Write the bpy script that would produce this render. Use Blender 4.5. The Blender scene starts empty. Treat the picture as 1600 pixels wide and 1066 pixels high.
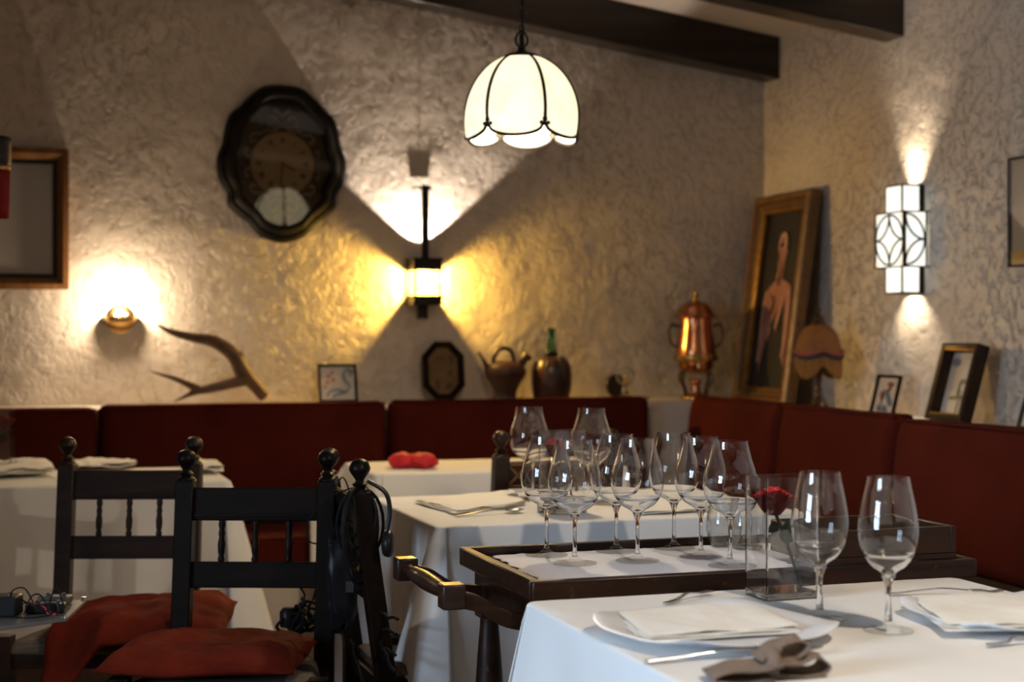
import bpy, bmesh, math, random
from mathutils import Vector, Matrix, noise
random.seed(7)
PI = math.pi
SC = bpy.context.scene
COL = SC.collection

# ------------------------------------------------------------------ camera, world, light, exposure
CAM_Z = 1.18; YAW = math.radians(18); FPX = 2400.0
cam_d = bpy.data.cameras.new('camera'); cam = bpy.data.objects.new('camera', cam_d); COL.objects.link(cam)
cam.location = (0, 0, CAM_Z); cam.rotation_euler = (PI/2, 0, -YAW)
cam_d.sensor_width = 36; cam_d.lens = FPX/1600*36; cam_d.shift_y = -8/1600
cam_d.clip_start = 0.05
cam_d.dof.use_dof = True; cam_d.dof.focus_distance = 2.95; cam_d.dof.aperture_fstop = 3.4
SC.camera = cam
SC.view_settings.view_transform = 'Standard'; SC.view_settings.look = 'None'
SC.view_settings.gamma = 1; SC.view_settings.exposure = 0.42; SC.view_settings.use_curve_mapping = False
SC.cycles.max_bounces = 14; SC.cycles.transparent_max_bounces = 40; SC.cycles.transmission_bounces = 12
SC.cycles.glossy_bounces = 5; SC.cycles.diffuse_bounces = 4
SC.cycles.caustics_reflective = False; SC.cycles.caustics_refractive = False
SC.cycles.sample_clamp_indirect = 4
w = bpy.data.worlds.new('world'); SC.world = w; w.use_nodes = True
w.node_tree.nodes['Background'].inputs[0].default_value = (1.0, 0.80, 0.62, 1)
w.node_tree.nodes['Background'].inputs[1].default_value = 0.02

def light(kind, name, loc, power, color, radius=0.03, aim=None, spot=None, blend=0.2, size=None, parent=None):
    l = bpy.data.lights.new(name, kind); l.energy = power; l.color = color
    if kind in ('POINT', 'SPOT'): l.shadow_soft_size = radius
    if kind == 'SPOT': l.spot_size = math.radians(spot); l.spot_blend = blend
    if kind == 'AREA': l.shape = 'RECTANGLE'; l.size, l.size_y = size
    o = bpy.data.objects.new(name, l); COL.objects.link(o); o.location = loc
    if aim is not None: o.rotation_euler = Vector(aim).to_track_quat('-Z', 'Y').to_euler()
    if parent: o.parent = parent
    return o
WARM = (1.0, 0.72, 0.46)
# daylight through the window in the left wall
light('AREA', 'window_daylight', (-2.78, 1.10, 1.55), 42, (0.60, 0.77, 1.0), size=(1.5, 1.35), aim=(1, 0.16, -0.12)).data.spread = math.radians(78)
# ------------------------------------------------------------------ pixel-ray helpers (a ray of the camera meets a real plane)
FV = Vector((math.sin(YAW), math.cos(YAW))); RV = Vector((math.cos(YAW), -math.sin(YAW)))
def ray(px):
    t = (px-800)/FPX; return FV.x+RV.x*t, FV.y+RV.y*t
def onY(px, py, Y):
    a, b = ray(px); d = Y/b; return Vector((a*d, Y, CAM_Z+(525-py)/FPX*d))
def onX(px, py, X):
    a, b = ray(px); d = X/a; return Vector((X, b*d, CAM_Z+(525-py)/FPX*d))
def onZ(px, py, Z):
    a, b = ray(px); d = (CAM_Z-Z)*FPX/(py-525); return Vector((a*d, b*d, Z))
def atD(px, py, d):
    a, b = ray(px); return Vector((a*d, b*d, CAM_Z+(525-py)/FPX*d))

# ------------------------------------------------------------------ materials
MATS = {}
def new_mat(name):
    m = bpy.data.materials.new(name); m.use_nodes = True; MATS[name] = m
    nt = m.node_tree; return m, nt, nt.nodes['Principled BSDF']
def N(nt, t, **kw):
    n = nt.nodes.new(t)
    for k, v in kw.items():
        if hasattr(n, k) and not k[0].isupper(): setattr(n, k, v)
        else: n.inputs[k.replace('_', ' ')].default_value = v
    return n
def objco(nt, scale=(1, 1, 1)):
    tc = nt.nodes.new('ShaderNodeTexCoord'); mp = nt.nodes.new('ShaderNodeMapping')
    mp.inputs['Scale'].default_value = scale; nt.links.new(tc.outputs['Object'], mp.inputs['Vector']); return mp.outputs[0]
def ramp(nt, fac, stops):
    r = nt.nodes.new('ShaderNodeValToRGB'); el = r.color_ramp.elements
    while len(el) < len(stops): el.new(0.5)
    for e, (p, c) in zip(el, stops): e.position = p; e.color = (*c, 1)
    nt.links.new(fac, r.inputs[0]); return r.outputs[0]
def simple(name, c, rough=0.5, metal=0.0, c2=None, nscale=8, bump=0.0, bscale=60, stretch=(1, 1, 1), coat=0, sheen=0, bdist=0.002):
    m, nt, p = new_mat(name)
    p.inputs['Roughness'].default_value = rough; p.inputs['Metallic'].default_value = metal
    p.inputs['Base Color'].default_value = (*c, 1)
    p.inputs['Coat Weight'].default_value = coat; p.inputs['Sheen Weight'].default_value = sheen
    if sheen: p.inputs['Sheen Tint'].default_value = (c[0], c[1], c[2], 1)
    v = objco(nt, stretch)
    if c2 is not None:
        n = N(nt, 'ShaderNodeTexNoise', Scale=nscale, Detail=6.0, Roughness=0.6); nt.links.new(v, n.inputs['Vector'])
        nt.links.new(ramp(nt, n.outputs[0], [(0.32, c), (0.68, c2)]), p.inputs['Base Color'])
    if bump:
        n = N(nt, 'ShaderNodeTexNoise', Scale=bscale, Detail=4.0); nt.links.new(v, n.inputs['Vector'])
        b = N(nt, 'ShaderNodeBump', Strength=bump, Distance=bdist); nt.links.new(n.outputs[0], b.inputs['Height']); nt.links.new(b.outputs[0], p.inputs['Normal'])
    return m

def plaster(name, c, amt=1.0):
    m, nt, p = new_mat(name); p.inputs['Roughness'].default_value = 0.42
    v = objco(nt)
    wn = N(nt, 'ShaderNodeTexNoise', Scale=9.0, Detail=2.0); nt.links.new(v, wn.inputs['Vector'])
    ad = N(nt, 'ShaderNodeMixRGB', blend_type='ADD'); ad.inputs[0].default_value = 0.10
    nt.links.new(v, ad.inputs[1]); nt.links.new(wn.outputs['Color'], ad.inputs[2])
    rt = N(nt, 'ShaderNodeMapping'); rt.inputs['Rotation'].default_value = (0.5, 0.6, 0.5); rt.inputs['Scale'].default_value = (1.0, 1.0, 0.8); nt.links.new(ad.outputs[0], rt.inputs['Vector'])
    n1 = N(nt, 'ShaderNodeTexNoise', Scale=36.0, Detail=5.0, Roughness=0.6, Distortion=0.7); nt.links.new(rt.outputs[0], n1.inputs['Vector'])
    rdg = N(nt, 'ShaderNodeMath', operation='SUBTRACT'); rdg.inputs[1].default_value = 0.5; nt.links.new(n1.outputs[0], rdg.inputs[0])
    rab = N(nt, 'ShaderNodeMath', operation='ABSOLUTE'); nt.links.new(rdg.outputs[0], rab.inputs[0])
    r1 = N(nt, 'ShaderNodeMath', operation='MULTIPLY_ADD'); r1.inputs[1].default_value = -0.8; nt.links.new(rab.outputs[0], r1.inputs[0]); nt.links.new(n1.outputs[0], r1.inputs[2])
    n2 = N(nt, 'ShaderNodeTexNoise', Scale=3.2, Detail=3.0); nt.links.new(v, n2.inputs['Vector'])
    # how heavily the trowelled coat stands out differs over the wall
    msk = N(nt, 'ShaderNodeTexNoise', Scale=0.9, Detail=2.0); nt.links.new(v, msk.inputs['Vector'])
    r2 = N(nt, 'ShaderNodeMapRange'); r2.inputs[1].default_value = 0.35; r2.inputs[2].default_value = 0.6; r2.inputs[3].default_value = 0.35; r2.inputs[4].default_value = 1.0
    nt.links.new(msk.outputs[0], r2.inputs[0])
    mu = N(nt, 'ShaderNodeMath', operation='MULTIPLY'); nt.links.new(r1.outputs[0], mu.inputs[0]); nt.links.new(r2.outputs[0], mu.inputs[1])
    m2 = N(nt, 'ShaderNodeMath', operation='MULTIPLY_ADD'); m2.inputs[1].default_value = 1.6
    nt.links.new(n2.outputs[0], m2.inputs[0]); nt.links.new(mu.outputs[0], m2.inputs[2])
    b = N(nt, 'ShaderNodeBump', Strength=1.0, Distance=0.023*amt); nt.links.new(m2.outputs[0], b.inputs['Height']); nt.links.new(b.outputs[0], p.inputs['Normal'])
    n3 = N(nt, 'ShaderNodeTexNoise', Scale=1.7, Detail=4.0); nt.links.new(v, n3.inputs['Vector'])
    nt.links.new(ramp(nt, n3.outputs[0], [(0.3, tuple(x*0.88 for x in c)), (0.7, c)]), p.inputs['Base Color'])
    return m
def wood(name, c1, c2, rough=0.35, stretch=(3, 40, 40), coat=0.3, bump=0.15):
    m, nt, p = new_mat(name); p.inputs['Roughness'].default_value = rough; p.inputs['Coat Weight'].default_value = coat; p.inputs['Coat Roughness'].default_value = 0.2; p.inputs['Specular IOR Level'].default_value = 0.22
    v = objco(nt, stretch); n = N(nt, 'ShaderNodeTexNoise', Scale=1.0, Detail=6.0, Distortion=0.6); nt.links.new(v, n.inputs['Vector'])
    nt.links.new(ramp(nt, n.outputs[0], [(0.3, c1), (0.72, c2)]), p.inputs['Base Color'])
    b = N(nt, 'ShaderNodeBump', Strength=bump, Distance=0.002); nt.links.new(n.outputs[0], b.inputs['Height']); nt.links.new(b.outputs[0], p.inputs['Normal'])
    return m
def worn_wood(name, c1, c2, edge):
    m = wood(name, c1, c2, 0.4, (4, 50, 50), 0.2); nt = m.node_tree; p = nt.nodes['Principled BSDF']
    src = p.inputs['Base Color'].links[0].from_socket
    n = N(nt, 'ShaderNodeTexNoise', Scale=38.0, Detail=5.0, Roughness=0.7); nt.links.new(objco(nt, (1, 1, 1)), n.inputs['Vector'])
    mu = N(nt, 'ShaderNodeMapRange'); mu.inputs[1].default_value = 0.62; mu.inputs[2].default_value = 0.72; mu.inputs[4].default_value = 0.6; nt.links.new(n.outputs[0], mu.inputs[0])
    mx = N(nt, 'ShaderNodeMixRGB'); mx.inputs[2].default_value = (*edge, 1); nt.links.new(mu.outputs[0], mx.inputs[0]); nt.links.new(src, mx.inputs[1])
    nt.links.new(mx.outputs[0], p.inputs['Base Color']); return m
def thin_glass(name, tint=(0.97, 0.98, 0.97), ior=1.5, boost=1.0, rough=0.0, power=2.6):
    m, nt, p = new_mat(name); nt.nodes.remove(p); out = nt.nodes['Material Output']
    t = N(nt, 'ShaderNodeBsdfTransparent'); t.inputs[0].default_value = (*tint, 1)
    g = N(nt, 'ShaderNodeBsdfGlossy'); g.inputs['Roughness'].default_value = rough
    f = N(nt, 'ShaderNodeLayerWeight'); f.inputs[0].default_value = 0.5
    pw = N(nt, 'ShaderNodeMath', operation='POWER'); pw.inputs[1].default_value = power; nt.links.new(f.outputs['Facing'], pw.inputs[0])
    mu = N(nt, 'ShaderNodeMath', operation='MULTIPLY_ADD'); mu.inputs[1].default_value = 0.7; mu.inputs[2].default_value = 0.045*boost; mu.use_clamp = True
    mx = nt.nodes.new('ShaderNodeMixShader'); nt.links.new(pw.outputs[0], mu.inputs[0]); nt.links.new(mu.outputs[0], mx.inputs[0])
    nt.links.new(t.outputs[0], mx.inputs[1]); nt.links.new(g.outputs[0], mx.inputs[2]); nt.links.new(mx.outputs[0], out.inputs[0]); return m
def solid_glass(name, c=(1, 1, 1), rough=0.0, ior=1.5):
    m, nt, p = new_mat(name); p.inputs['Base Color'].default_value = (*c, 1); p.inputs['Transmission Weight'].default_value = 1
    p.inputs['Roughness'].default_value = rough; p.inputs['IOR'].default_value = ior; return m
def glow(name, c, s, c2=None):
    m, nt, p = new_mat(name); p.inputs['Base Color'].default_value = (0.8, 0.78, 0.7, 1); p.inputs['Roughness'].default_value = 0.25
    p.inputs['Emission Color'].default_value = (*c, 1); p.inputs['Emission Strength'].default_value = s
    if c2:
        v = objco(nt); n = N(nt, 'ShaderNodeTexNoise', Scale=14.0, Detail=3.0); nt.links.new(v, n.inputs['Vector'])
        nt.links.new(ramp(nt, n.outputs[0], [(0.35, c), (0.7, c2)]), p.inputs['Emission Color'])
    return m

plaster('plaster', (0.62, 0.545, 0.475))
simple('ledge_plaster', (0.62, 0.56, 0.50), 0.6, c2=(0.56, 0.50, 0.44), bump=0.4, bscale=25, bdist=0.004)
simple('ceiling_paint', (0.62, 0.56, 0.50), 0.7, c2=(0.56, 0.50, 0.45), bump=0.3, bscale=20, bdist=0.004)
simple('terracotta_tile', (0.36, 0.20, 0.12), 0.45, c2=(0.28, 0.15, 0.09), bump=0.2)
wood('beam_wood', (0.010, 0.007, 0.005), (0.028, 0.017, 0.012), 0.35, (2, 30, 30), 0.3, 0.3)
wood('dark_wood', (0.004, 0.003, 0.002), (0.011, 0.006, 0.004), 0.40, (3, 30, 30), 0.03, 0.2)
MATS['dark_wood'].node_tree.nodes['Principled BSDF'].inputs['Specular IOR Level'].default_value = 0.10
wood('brown_wood', (0.012, 0.006, 0.003), (0.035, 0.015, 0.008), 0.42, (3, 30, 30), 0.12, 0.2)
worn_wood('trolley_wood', (0.010, 0.0045, 0.0028), (0.032, 0.013, 0.007), (0.16, 0.075, 0.028))
wood('frame_wood', (0.14, 0.060, 0.020), (0.26, 0.12, 0.040), 0.4, (30, 30, 4), 0.2)
simple('gilt', (0.36, 0.19, 0.045), 0.38, 0.55, c2=(0.22, 0.10, 0.03), nscale=25, bump=0.4, bscale=80)
simple('gilt_dark', (0.17, 0.085, 0.028), 0.45, 0.3, c2=(0.09, 0.045, 0.018), nscale=25, bump=0.4, bscale=80)
simple('clock_wood', (0.006, 0.005, 0.005), 0.6, c2=(0.012, 0.009, 0.007))
simple('red_velvet', (0.062, 0.0075, 0.0045), 0.9, c2=(0.043, 0.005, 0.0035), nscale=5, bump=0.25, bscale=300)
simple('red_cotton', (0.17, 0.018, 0.006), 0.9, c2=(0.075, 0.008, 0.0035), nscale=7, bump=0.7, bscale=16, bdist=0.012)
simple('white_linen', (0.80, 0.785, 0.76), 0.8, bump=0.25, bscale=9, bdist=0.01, sheen=0.1)
simple('napkin_linen', (0.84, 0.81, 0.75), 0.8, bump=0.5, bscale=35, bdist=0.003, sheen=0.1)
simple('paper', (0.88, 0.88, 0.95), 0.7, bump=0.3, bscale=18, bdist=0.004)
simple('taupe_fabric', (0.20, 0.145, 0.11), 0.85, c2=(0.14, 0.10, 0.078), bump=0.5, bscale=200)
simple('scarlet_fabric', (0.62, 0.010, 0.020), 0.7, c2=(0.45, 0.006, 0.014), nscale=20, bump=0.5, bscale=60, sheen=0.3)
simple('porcelain', (0.80, 0.81, 0.84), 0.3)
simple('steel', (0.65, 0.64, 0.62), 0.18, 1.0)
simple('brass', (0.62, 0.40, 0.15), 0.25, 1.0, c2=(0.45, 0.28, 0.10), nscale=20)
simple('copper', (0.62, 0.26, 0.13), 0.2, 1.0, c2=(0.42, 0.16, 0.08), nscale=12, bump=0.1)
simple('dark_metal', (0.018, 0.015, 0.013), 0.4, 0.7, bump=0.3)
simple('lead_came', (0.030, 0.026, 0.022), 0.4, 0.8, bump=0.5, bscale=150)
simple('bronze', (0.10, 0.055, 0.030), 0.4, 0.8, c2=(0.05, 0.03, 0.02))
simple('jug_clay', (0.055, 0.018, 0.010), 0.4, c2=(0.028, 0.011, 0.007), nscale=9, coat=0.08)
simple('leather', (0.075, 0.024, 0.010), 0.35, c2=(0.010, 0.006, 0.005), nscale=4, stretch=(9, 9, 1.5), coat=0.2)
simple('antler_horn', (0.13, 0.065, 0.035), 0.5, c2=(0.06, 0.03, 0.018), nscale=10, stretch=(3, 3, 3), bump=0.6, bscale=60)
simple('antler_cut', (0.62, 0.45, 0.28), 0.6)
simple('black_plastic', (0.012, 0.012, 0.013), 0.35)
simple('black_cord', (0.010, 0.010, 0.010), 0.5)
simple('grey_board', (0.10, 0.10, 0.10), 0.45, bump=0.1)
simple('grey_plastic', (0.05, 0.05, 0.05), 0.4)
simple('red_wire', (0.5, 0.02, 0.02), 0.4)
simple('rose_petal', (0.85, 0.018, 0.045), 0.55, c2=(0.62, 0.008, 0.022), nscale=40, sheen=0.3)
simple('leaf_green', (0.018, 0.045, 0.020), 0.5, c2=(0.010, 0.028, 0.014), nscale=30)
simple('stem_green', (0.025, 0.035, 0.018), 0.5)
simple('rush', (0.16, 0.125, 0.095), 0.8, c2=(0.08, 0.06, 0.045), nscale=1.0, stretch=(14, 260, 60), bump=0.8, bscale=1.0, bdist=0.006)
simple('tile_white', (0.52, 0.47, 0.42), 0.3, c2=(0.46, 0.41, 0.36), coat=0.3)
simple('tile_blue', (0.10, 0.13, 0.20), 0.3)
simple('tile_red', (0.24, 0.05, 0.03), 0.3)
simple('ochre_paint', (0.17, 0.090, 0.014), 0.6, c2=(0.10, 0.050, 0.009), nscale=14)
simple('umber_paint', (0.04, 0.022, 0.012), 0.6)
simple('canvas_dark', (0.013, 0.012, 0.014), 0.55, c2=(0.022, 0.018, 0.018), nscale=6, bump=0.3)
simple('flesh_paint', (0.42, 0.20, 0.14), 0.55, c2=(0.25, 0.10, 0.07), nscale=16, stretch=(1, 1, 0.5), bump=0.3)
simple('flesh_light', (0.55, 0.32, 0.24), 0.55, c2=(0.42, 0.21, 0.15), nscale=20)
simple('ivory_mat', (0.44, 0.37, 0.29), 0.5)
simple('amber_reflection', (0.60, 0.33, 0.07), 0.5)
simple('olive_paint', (0.16, 0.15, 0.10), 0.5)
simple('slate_mirror', (0.44, 0.42, 0.40), 0.12, 0.15, coat=0.5)  # grey base colour stands in for the pale wall it reflects
simple('dial_cream', (0.60, 0.45, 0.29), 0.5, c2=(0.46, 0.34, 0.22), nscale=8)
simple('dial_relief', (0.55, 0.46, 0.33), 0.4, 0.0, c2=(0.28, 0.23, 0.16), nscale=12)
simple('clock_back', (0.12, 0.10, 0.078), 0.6)
simple('ink', (0.012, 0.010, 0.010), 0.5)
simple('shade_silk', (0.26, 0.095, 0.014), 0.75, c2=(0.15, 0.055, 0.010), nscale=8)
simple('shade_band', (0.26, 0.05, 0.045), 0.7)
simple('shade_cord', (0.012, 0.018, 0.022), 0.7)
simple('fringe', (0.34, 0.16, 0.028), 0.8, c2=(0.14, 0.06, 0.012), nscale=1.0, stretch=(160, 160, 4), bump=0.6, bscale=1.0, bdist=0.004)
simple('tassel_red', (0.40, 0.010, 0.012), 0.6, c2=(0.22, 0.004, 0.006), nscale=1.0, stretch=(200, 200, 4))
simple('filigree', (0.05, 0.035, 0.03), 0.4, 0.6, c2=(0.012, 0.008, 0.008), nscale=60)
thin_glass('clear_glass', (0.965, 0.97, 0.965), 1.5, 1.25)
thin_glass('foot_glass', (0.97, 0.975, 0.97), 1.5, 1.0, power=6.0)
thin_glass('vase_glass', (0.90, 0.91, 0.90), 1.5, 1.3)
thin_glass('window_glass', (0.95, 0.97, 0.97), 1.45)
thin_glass('clock_glass', (0.86, 0.84, 0.80), 1.5, 1.4)
thin_glass('picture_glass', (0.9, 0.9, 0.9), 1.5, 1.0)
thin_glass('amber_glass', (1.0, 0.84, 0.46), 1.4, 0.8)
_nt = MATS['amber_glass'].node_tree; _e = N(_nt, 'ShaderNodeEmission'); _e.inputs[0].default_value = (1.0, 0.72, 0.25, 1); _e.inputs[1].default_value = 1.6
_a = _nt.nodes.new('ShaderNodeAddShader'); _o = _nt.nodes['Material Output']; _l = _o.inputs[0].links[0].from_socket
_nt.links.new(_l, _a.inputs[0]); _nt.links.new(_e.outputs[0], _a.inputs[1]); _nt.links.new(_a.outputs[0], _o.inputs[0])
solid_glass('crystal')
solid_glass('green_glass', (0.12, 0.40, 0.20), 0.05)
solid_glass('ruby_glass', (0.75, 0.02, 0.03), 0.1)
glow('opal_glass', (1.0, 0.90, 0.62), 0.92, (1.0, 0.84, 0.48))
glow('white_lit_glass', (1.0, 0.95, 0.82), 0.85, (0.88, 0.94, 0.88))
glow('rose_lit_glass', (0.95, 0.70, 0.50), 0.8)
glow('amber_lit', (1.0, 0.80, 0.38), 6.0)
glow('bulb_lit', (1.0, 0.86, 0.62), 14.0)

for _n, _v in (('red_velvet', 0.08), ('red_cotton', 0.12), ('clock_wood', 0.15), ('beam_wood', 0.2), ('black_plastic', 0.2), ('black_cord', 0.12)): MATS[_n].node_tree.nodes['Principled BSDF'].inputs['Specular IOR Level'].default_value = _v
# ------------------------------------------------------------------ mesh helpers
class MB:
    def __init__(s): s.v = []; s.f = []
    def add(s, vs, fs):
        o = len(s.v); s.v += [Vector(p) for p in vs]; s.f += [tuple(i+o for i in f) for f in fs]; return s
    def box(s, c, d, rz=0, rx=0, ry=0, taper=1.0):
        m = Matrix.Rotation(rz, 3, 'Z') @ Matrix.Rotation(ry, 3, 'Y') @ Matrix.Rotation(rx, 3, 'X')
        vs = []
        for z in (-.5, .5):
            k = taper if z > 0 else 1
            for x, y in ((-.5, -.5), (.5, -.5), (.5, .5), (-.5, .5)): vs.append(Vector(c)+m @ Vector((x*d[0]*k, y*d[1]*k, z*d[2])))
        return s.add(vs, [(3, 2, 1, 0), (4, 5, 6, 7), (0, 1, 5, 4), (1, 2, 6, 5), (2, 3, 7, 6), (3, 0, 4, 7)])
    def lathe(s, prof, c=(0, 0, 0), n=24, m=None, closed=False):
        # prof: list of (r, z); axis z, optional 3x3 matrix m
        c = Vector(c); m = m or Matrix.Identity(3); base = len(s.v); rings = []
        for r, z in prof:
            if r < 1e-6: rings.append([len(s.v)]); s.v.append(c+m @ Vector((0, 0, z)))
            else:
                rings.append(list(range(len(s.v), len(s.v)+n)))
                for i in range(n): a = 2*PI*i/n; s.v.append(c+m @ Vector((r*math.cos(a), r*math.sin(a), z)))
        seq = list(zip(rings, rings[1:]))
        if closed: seq.append((rings[-1], rings[0]))
        for A, B in seq:
            for i in range(n):
                j = (i+1) % n
                if len(A) == 1 and len(B) == 1: continue
                if len(A) == 1: s.f.append((A[0], B[j], B[i]))
                elif len(B) == 1: s.f.append((A[i], A[j], B[0]))
                else: s.f.append((A[i], A[j], B[j], B[i]))
        return s
    def tube(s, pts, rad, n=8, caps=True, flat=1.0):
        pts = [Vector(p) for p in pts]; k = len(pts)
        if not isinstance(rad, (list, tuple)): rad = [rad]*k
        up = None; rings = []
        for i, p in enumerate(pts):
            t = (pts[min(i+1, k-1)]-pts[max(i-1, 0)])
            if t.length < 1e-9: t = Vector((0, 0, 1))
            t.normalize()
            if up is None:
                up = Vector((0, 0, 1)) if abs(t.z) < 0.9 else Vector((1, 0, 0))
            a = (up - t*up.dot(t)).normalized(); up = a; b = t.cross(a)
            rings.append(list(range(len(s.v), len(s.v)+n)))
            for j in range(n):
                q = 2*PI*j/n; s.v.append(p+a*math.cos(q)*rad[i]*flat+b*math.sin(q)*rad[i])
        for A, B in zip(rings, rings[1:]):
            for j in range(n): s.f.append((A[j], A[(j+1) % n], B[(j+1) % n], B[j]))
        if caps: s.f.append(tuple(reversed(rings[0]))); s.f.append(tuple(rings[-1]))
        return s
    def prism(s, outline, y0, y1, m=None, c=(0, 0, 0)):
        # outline in (x, z), extruded in y
        m = m or Matrix.Identity(3); n = len(outline); c = Vector(c)
        vs = [c+m @ Vector((x, y0, z)) for x, z in outline]+[c+m @ Vector((x, y1, z)) for x, z in outline]
        fs = [tuple(range(n)), tuple(reversed(range(n, 2*n)))]+[(i, i+n, (i+1) % n+n, (i+1) % n) for i in range(n)]
        return s.add(vs, fs)
    def ringprism(s, o1, prof, hole=None):
        # o1: list of (x,z) outline; prof: list of (scale_offset inward, y): loops swept by insetting along normals
        n = len(o1); loops = []
        for off, y in prof:
            L = []
            for i in range(n):
                p = Vector(o1[i]); a = Vector(o1[i-1]); b = Vector(o1[(i+1) % n]); t = (b-a).normalized(); nn = Vector((-t.y, t.x))
                e1 = (p-a).normalized(); e2 = (b-p).normalized(); k = max(0.4, math.cos(e1.angle(e2)/2)) if e1.length and e2.length else 1
                t2 = (e1+e2).normalized(); nn = Vector((-t2.y, t2.x)); q = p+nn*off/k; L.append(len(s.v)); s.v.append(Vector((q.x, y, q.y)))
            loops.append(L)
        for A, B in zip(loops, loops[1:]+loops[:1]):
            for i in range(n): s.f.append((A[i], A[(i+1) % n], B[(i+1) % n], B[i]))
        return s
    def grid(s, fn, nu, nv, closeu=False):
        idx = [[0]*(nv+1) for _ in range(nu+1)]
        for i in range(nu+1):
            for j in range(nv+1):
                if closeu and i == nu: idx[i][j] = idx[0][j]; continue
                idx[i][j] = len(s.v); s.v.append(Vector(fn(i/nu, j/nv)))
        for i in range(nu):
            for j in range(nv): s.f.append((idx[i][j], idx[i+1][j], idx[i+1][j+1], idx[i][j+1]))
        return s
    def build(s, name, mat, parent=None, smooth=True, bevel=0, subsurf=0, solid=0, angle=40, loc=None, rot=None):
        me = bpy.data.meshes.new(name); me.from_pydata([tuple(p) for p in s.v], [], s.f); me.validate()
        bm = bmesh.new(); bm.from_mesh(me); bmesh.ops.recalc_face_normals(bm, faces=bm.faces); bm.to_mesh(me); bm.free()
        if smooth:
            for p in me.polygons: p.use_smooth = True
            me.set_sharp_from_angle(angle=math.radians(angle))
        me.materials.append(MATS[mat]); o = bpy.data.objects.new(name, me); COL.objects.link(o)
        if parent: o.parent = parent
        if loc: o.location = loc
        if rot: o.rotation_euler = rot
        if solid: m = o.modifiers.new('solid', 'SOLIDIFY'); m.thickness = solid; m.offset = 0
        if bevel: m = o.modifiers.new('bevel', 'BEVEL'); m.width = bevel; m.segments = 2; m.limit_method = 'ANGLE'; m.angle_limit = math.radians(40)
        if subsurf: m = o.modifiers.new('sub', 'SUBSURF'); m.levels = subsurf; m.render_levels = subsurf
        return o

def tag(o, label, cat=None, group=None, kind=None):
    if label: o['label'] = label
    if cat: o['category'] = cat
    if group: o['group'] = group
    if kind: o['kind'] = kind
    return o
def thing(name, label, cat, loc=(0, 0, 0), rz=0, group=None, rx=0):
    o = bpy.data.objects.new(name, None); COL.objects.link(o); o.location = loc; o.rotation_euler = (rx, 0, rz); o.empty_display_size = 0.05
    return tag(o, label, cat, group)
def kids(o): return [c for c in bpy.data.objects if c.parent == o]
def copy_tree(o, parent=None):
    c = o.copy(); COL.objects.link(c)
    if parent: c.parent = parent
    for ch in kids(o): copy_tree(ch, c)
    return c
def again(src, loc, rz, label, group=None):
    c = copy_tree(src); c.location = loc; c.rotation_euler = (src.rotation_euler[0], 0, rz); c['label'] = label
    if group: c['group'] = group
    return c
def struct(o): o['kind'] = 'structure'; return o
def cr(pts, n=6):
    # Catmull-Rom through points
    P = [Vector(p) for p in pts]; out = []
    for i in range(len(P)-1):
        a = P[max(i-1, 0)]; b = P[i]; c = P[i+1]; d = P[min(i+2, len(P)-1)]
        for k in range(n):
            t = k/n; out.append(0.5*((2*b)+(c-a)*t+(2*a-5*b+4*c-d)*t*t+(3*b-a-3*c+d)*t**3))
    out.append(P[-1]); return out
def lerp_list(r, n):
    out = []
    for i in range(len(r)-1):
        for k in range(n): out.append(r[i]+(r[i+1]-r[i])*k/n)
    return out+[r[-1]]
def smooth_prof(p, n=5): return [(max(q.x, 0), q.y) for q in cr([(a, b, 0) for a, b in p], n)]

# ------------------------------------------------------------------ the room
XR, YB, XL, YF = 3.10, 6.00, -2.60, -2.60
LZ = 0.918; RZ = 0.890; LYF = 5.72; LXF = 2.72       # ledge behind the banquette: height, front planes
def ceil_z(x): return 2.45+0.14*(XR-x)
struct(MB().box(((XR+XL)/2, (YB+YF)/2, -0.05), (XR-XL+0.5, YB-YF+0.5, 0.1)).build('floor', 'terracotta_tile', smooth=False))
struct(MB().box(((XR+XL)/2, YB+0.1, 1.8), (XR-XL+0.4, 0.2, 3.8)).build('wall_back', 'plaster', smooth=False))
struct(MB().box((XR+0.1, (YB+YF)/2, 1.8), (0.2, YB-YF+0.0, 3.8)).build('wall_right', 'plaster', smooth=False))
struct(MB().box(((XR+XL)/2, YF-0.1, 1.8), (XR-XL+0.4, 0.2, 3.8)).build('wall_front', 'plaster', smooth=False))
m = MB(); wy0, wy1, wz0, wz1 = 0.40, 1.80, 0.9, 2.15
m.box((XL-0.1, (YF+wy0)/2, 1.8), (0.2, wy0-YF, 3.8)); m.box((XL-0.1, (YB+wy1)/2, 1.8), (0.2, YB-wy1, 3.8))
m.box((XL-0.1, (wy0+wy1)/2, (wz0-0.1)/2), (0.2, wy1-wy0, wz0+0.1)); m.box((XL-0.1, (wy0+wy1)/2, (wz1+3.7)/2), (0.2, wy1-wy0, 3.7-wz1))
struct(m.build('wall_left', 'plaster', smooth=False))
wf = struct(MB().box((XL-0.08, wy0+0.03, (wz0+wz1)/2), (0.06, 0.06, wz1-wz0)).box((XL-0.08, wy1-0.03, (wz0+wz1)/2), (0.06, 0.06, wz1-wz0))
       .box((XL-0.08, (wy0+wy1)/2, (wz0+wz1)/2), (0.06, 0.06, wz1-wz0)).box((XL-0.08, (wy0+wy1)/2, wz0+0.03), (0.06, wy1-wy0, 0.06))
       .box((XL-0.08, (wy0+wy1)/2, wz1-0.03), (0.06, wy1-wy0, 0.06)).box((XL-0.08, (wy0+wy1)/2, 1.6), (0.05, wy1-wy0, 0.04)).build('window_1', 'frame_wood', smooth=False))
MB().box((XL-0.08, (wy0+wy1)/2, (wz0+wz1)/2), (0.004, wy1-wy0-0.1, wz1-wz0-0.1)).build('pane', 'window_glass', wf, smooth=False)
m = MB(); x0, x1 = XL-0.2, XR+0.2
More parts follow.
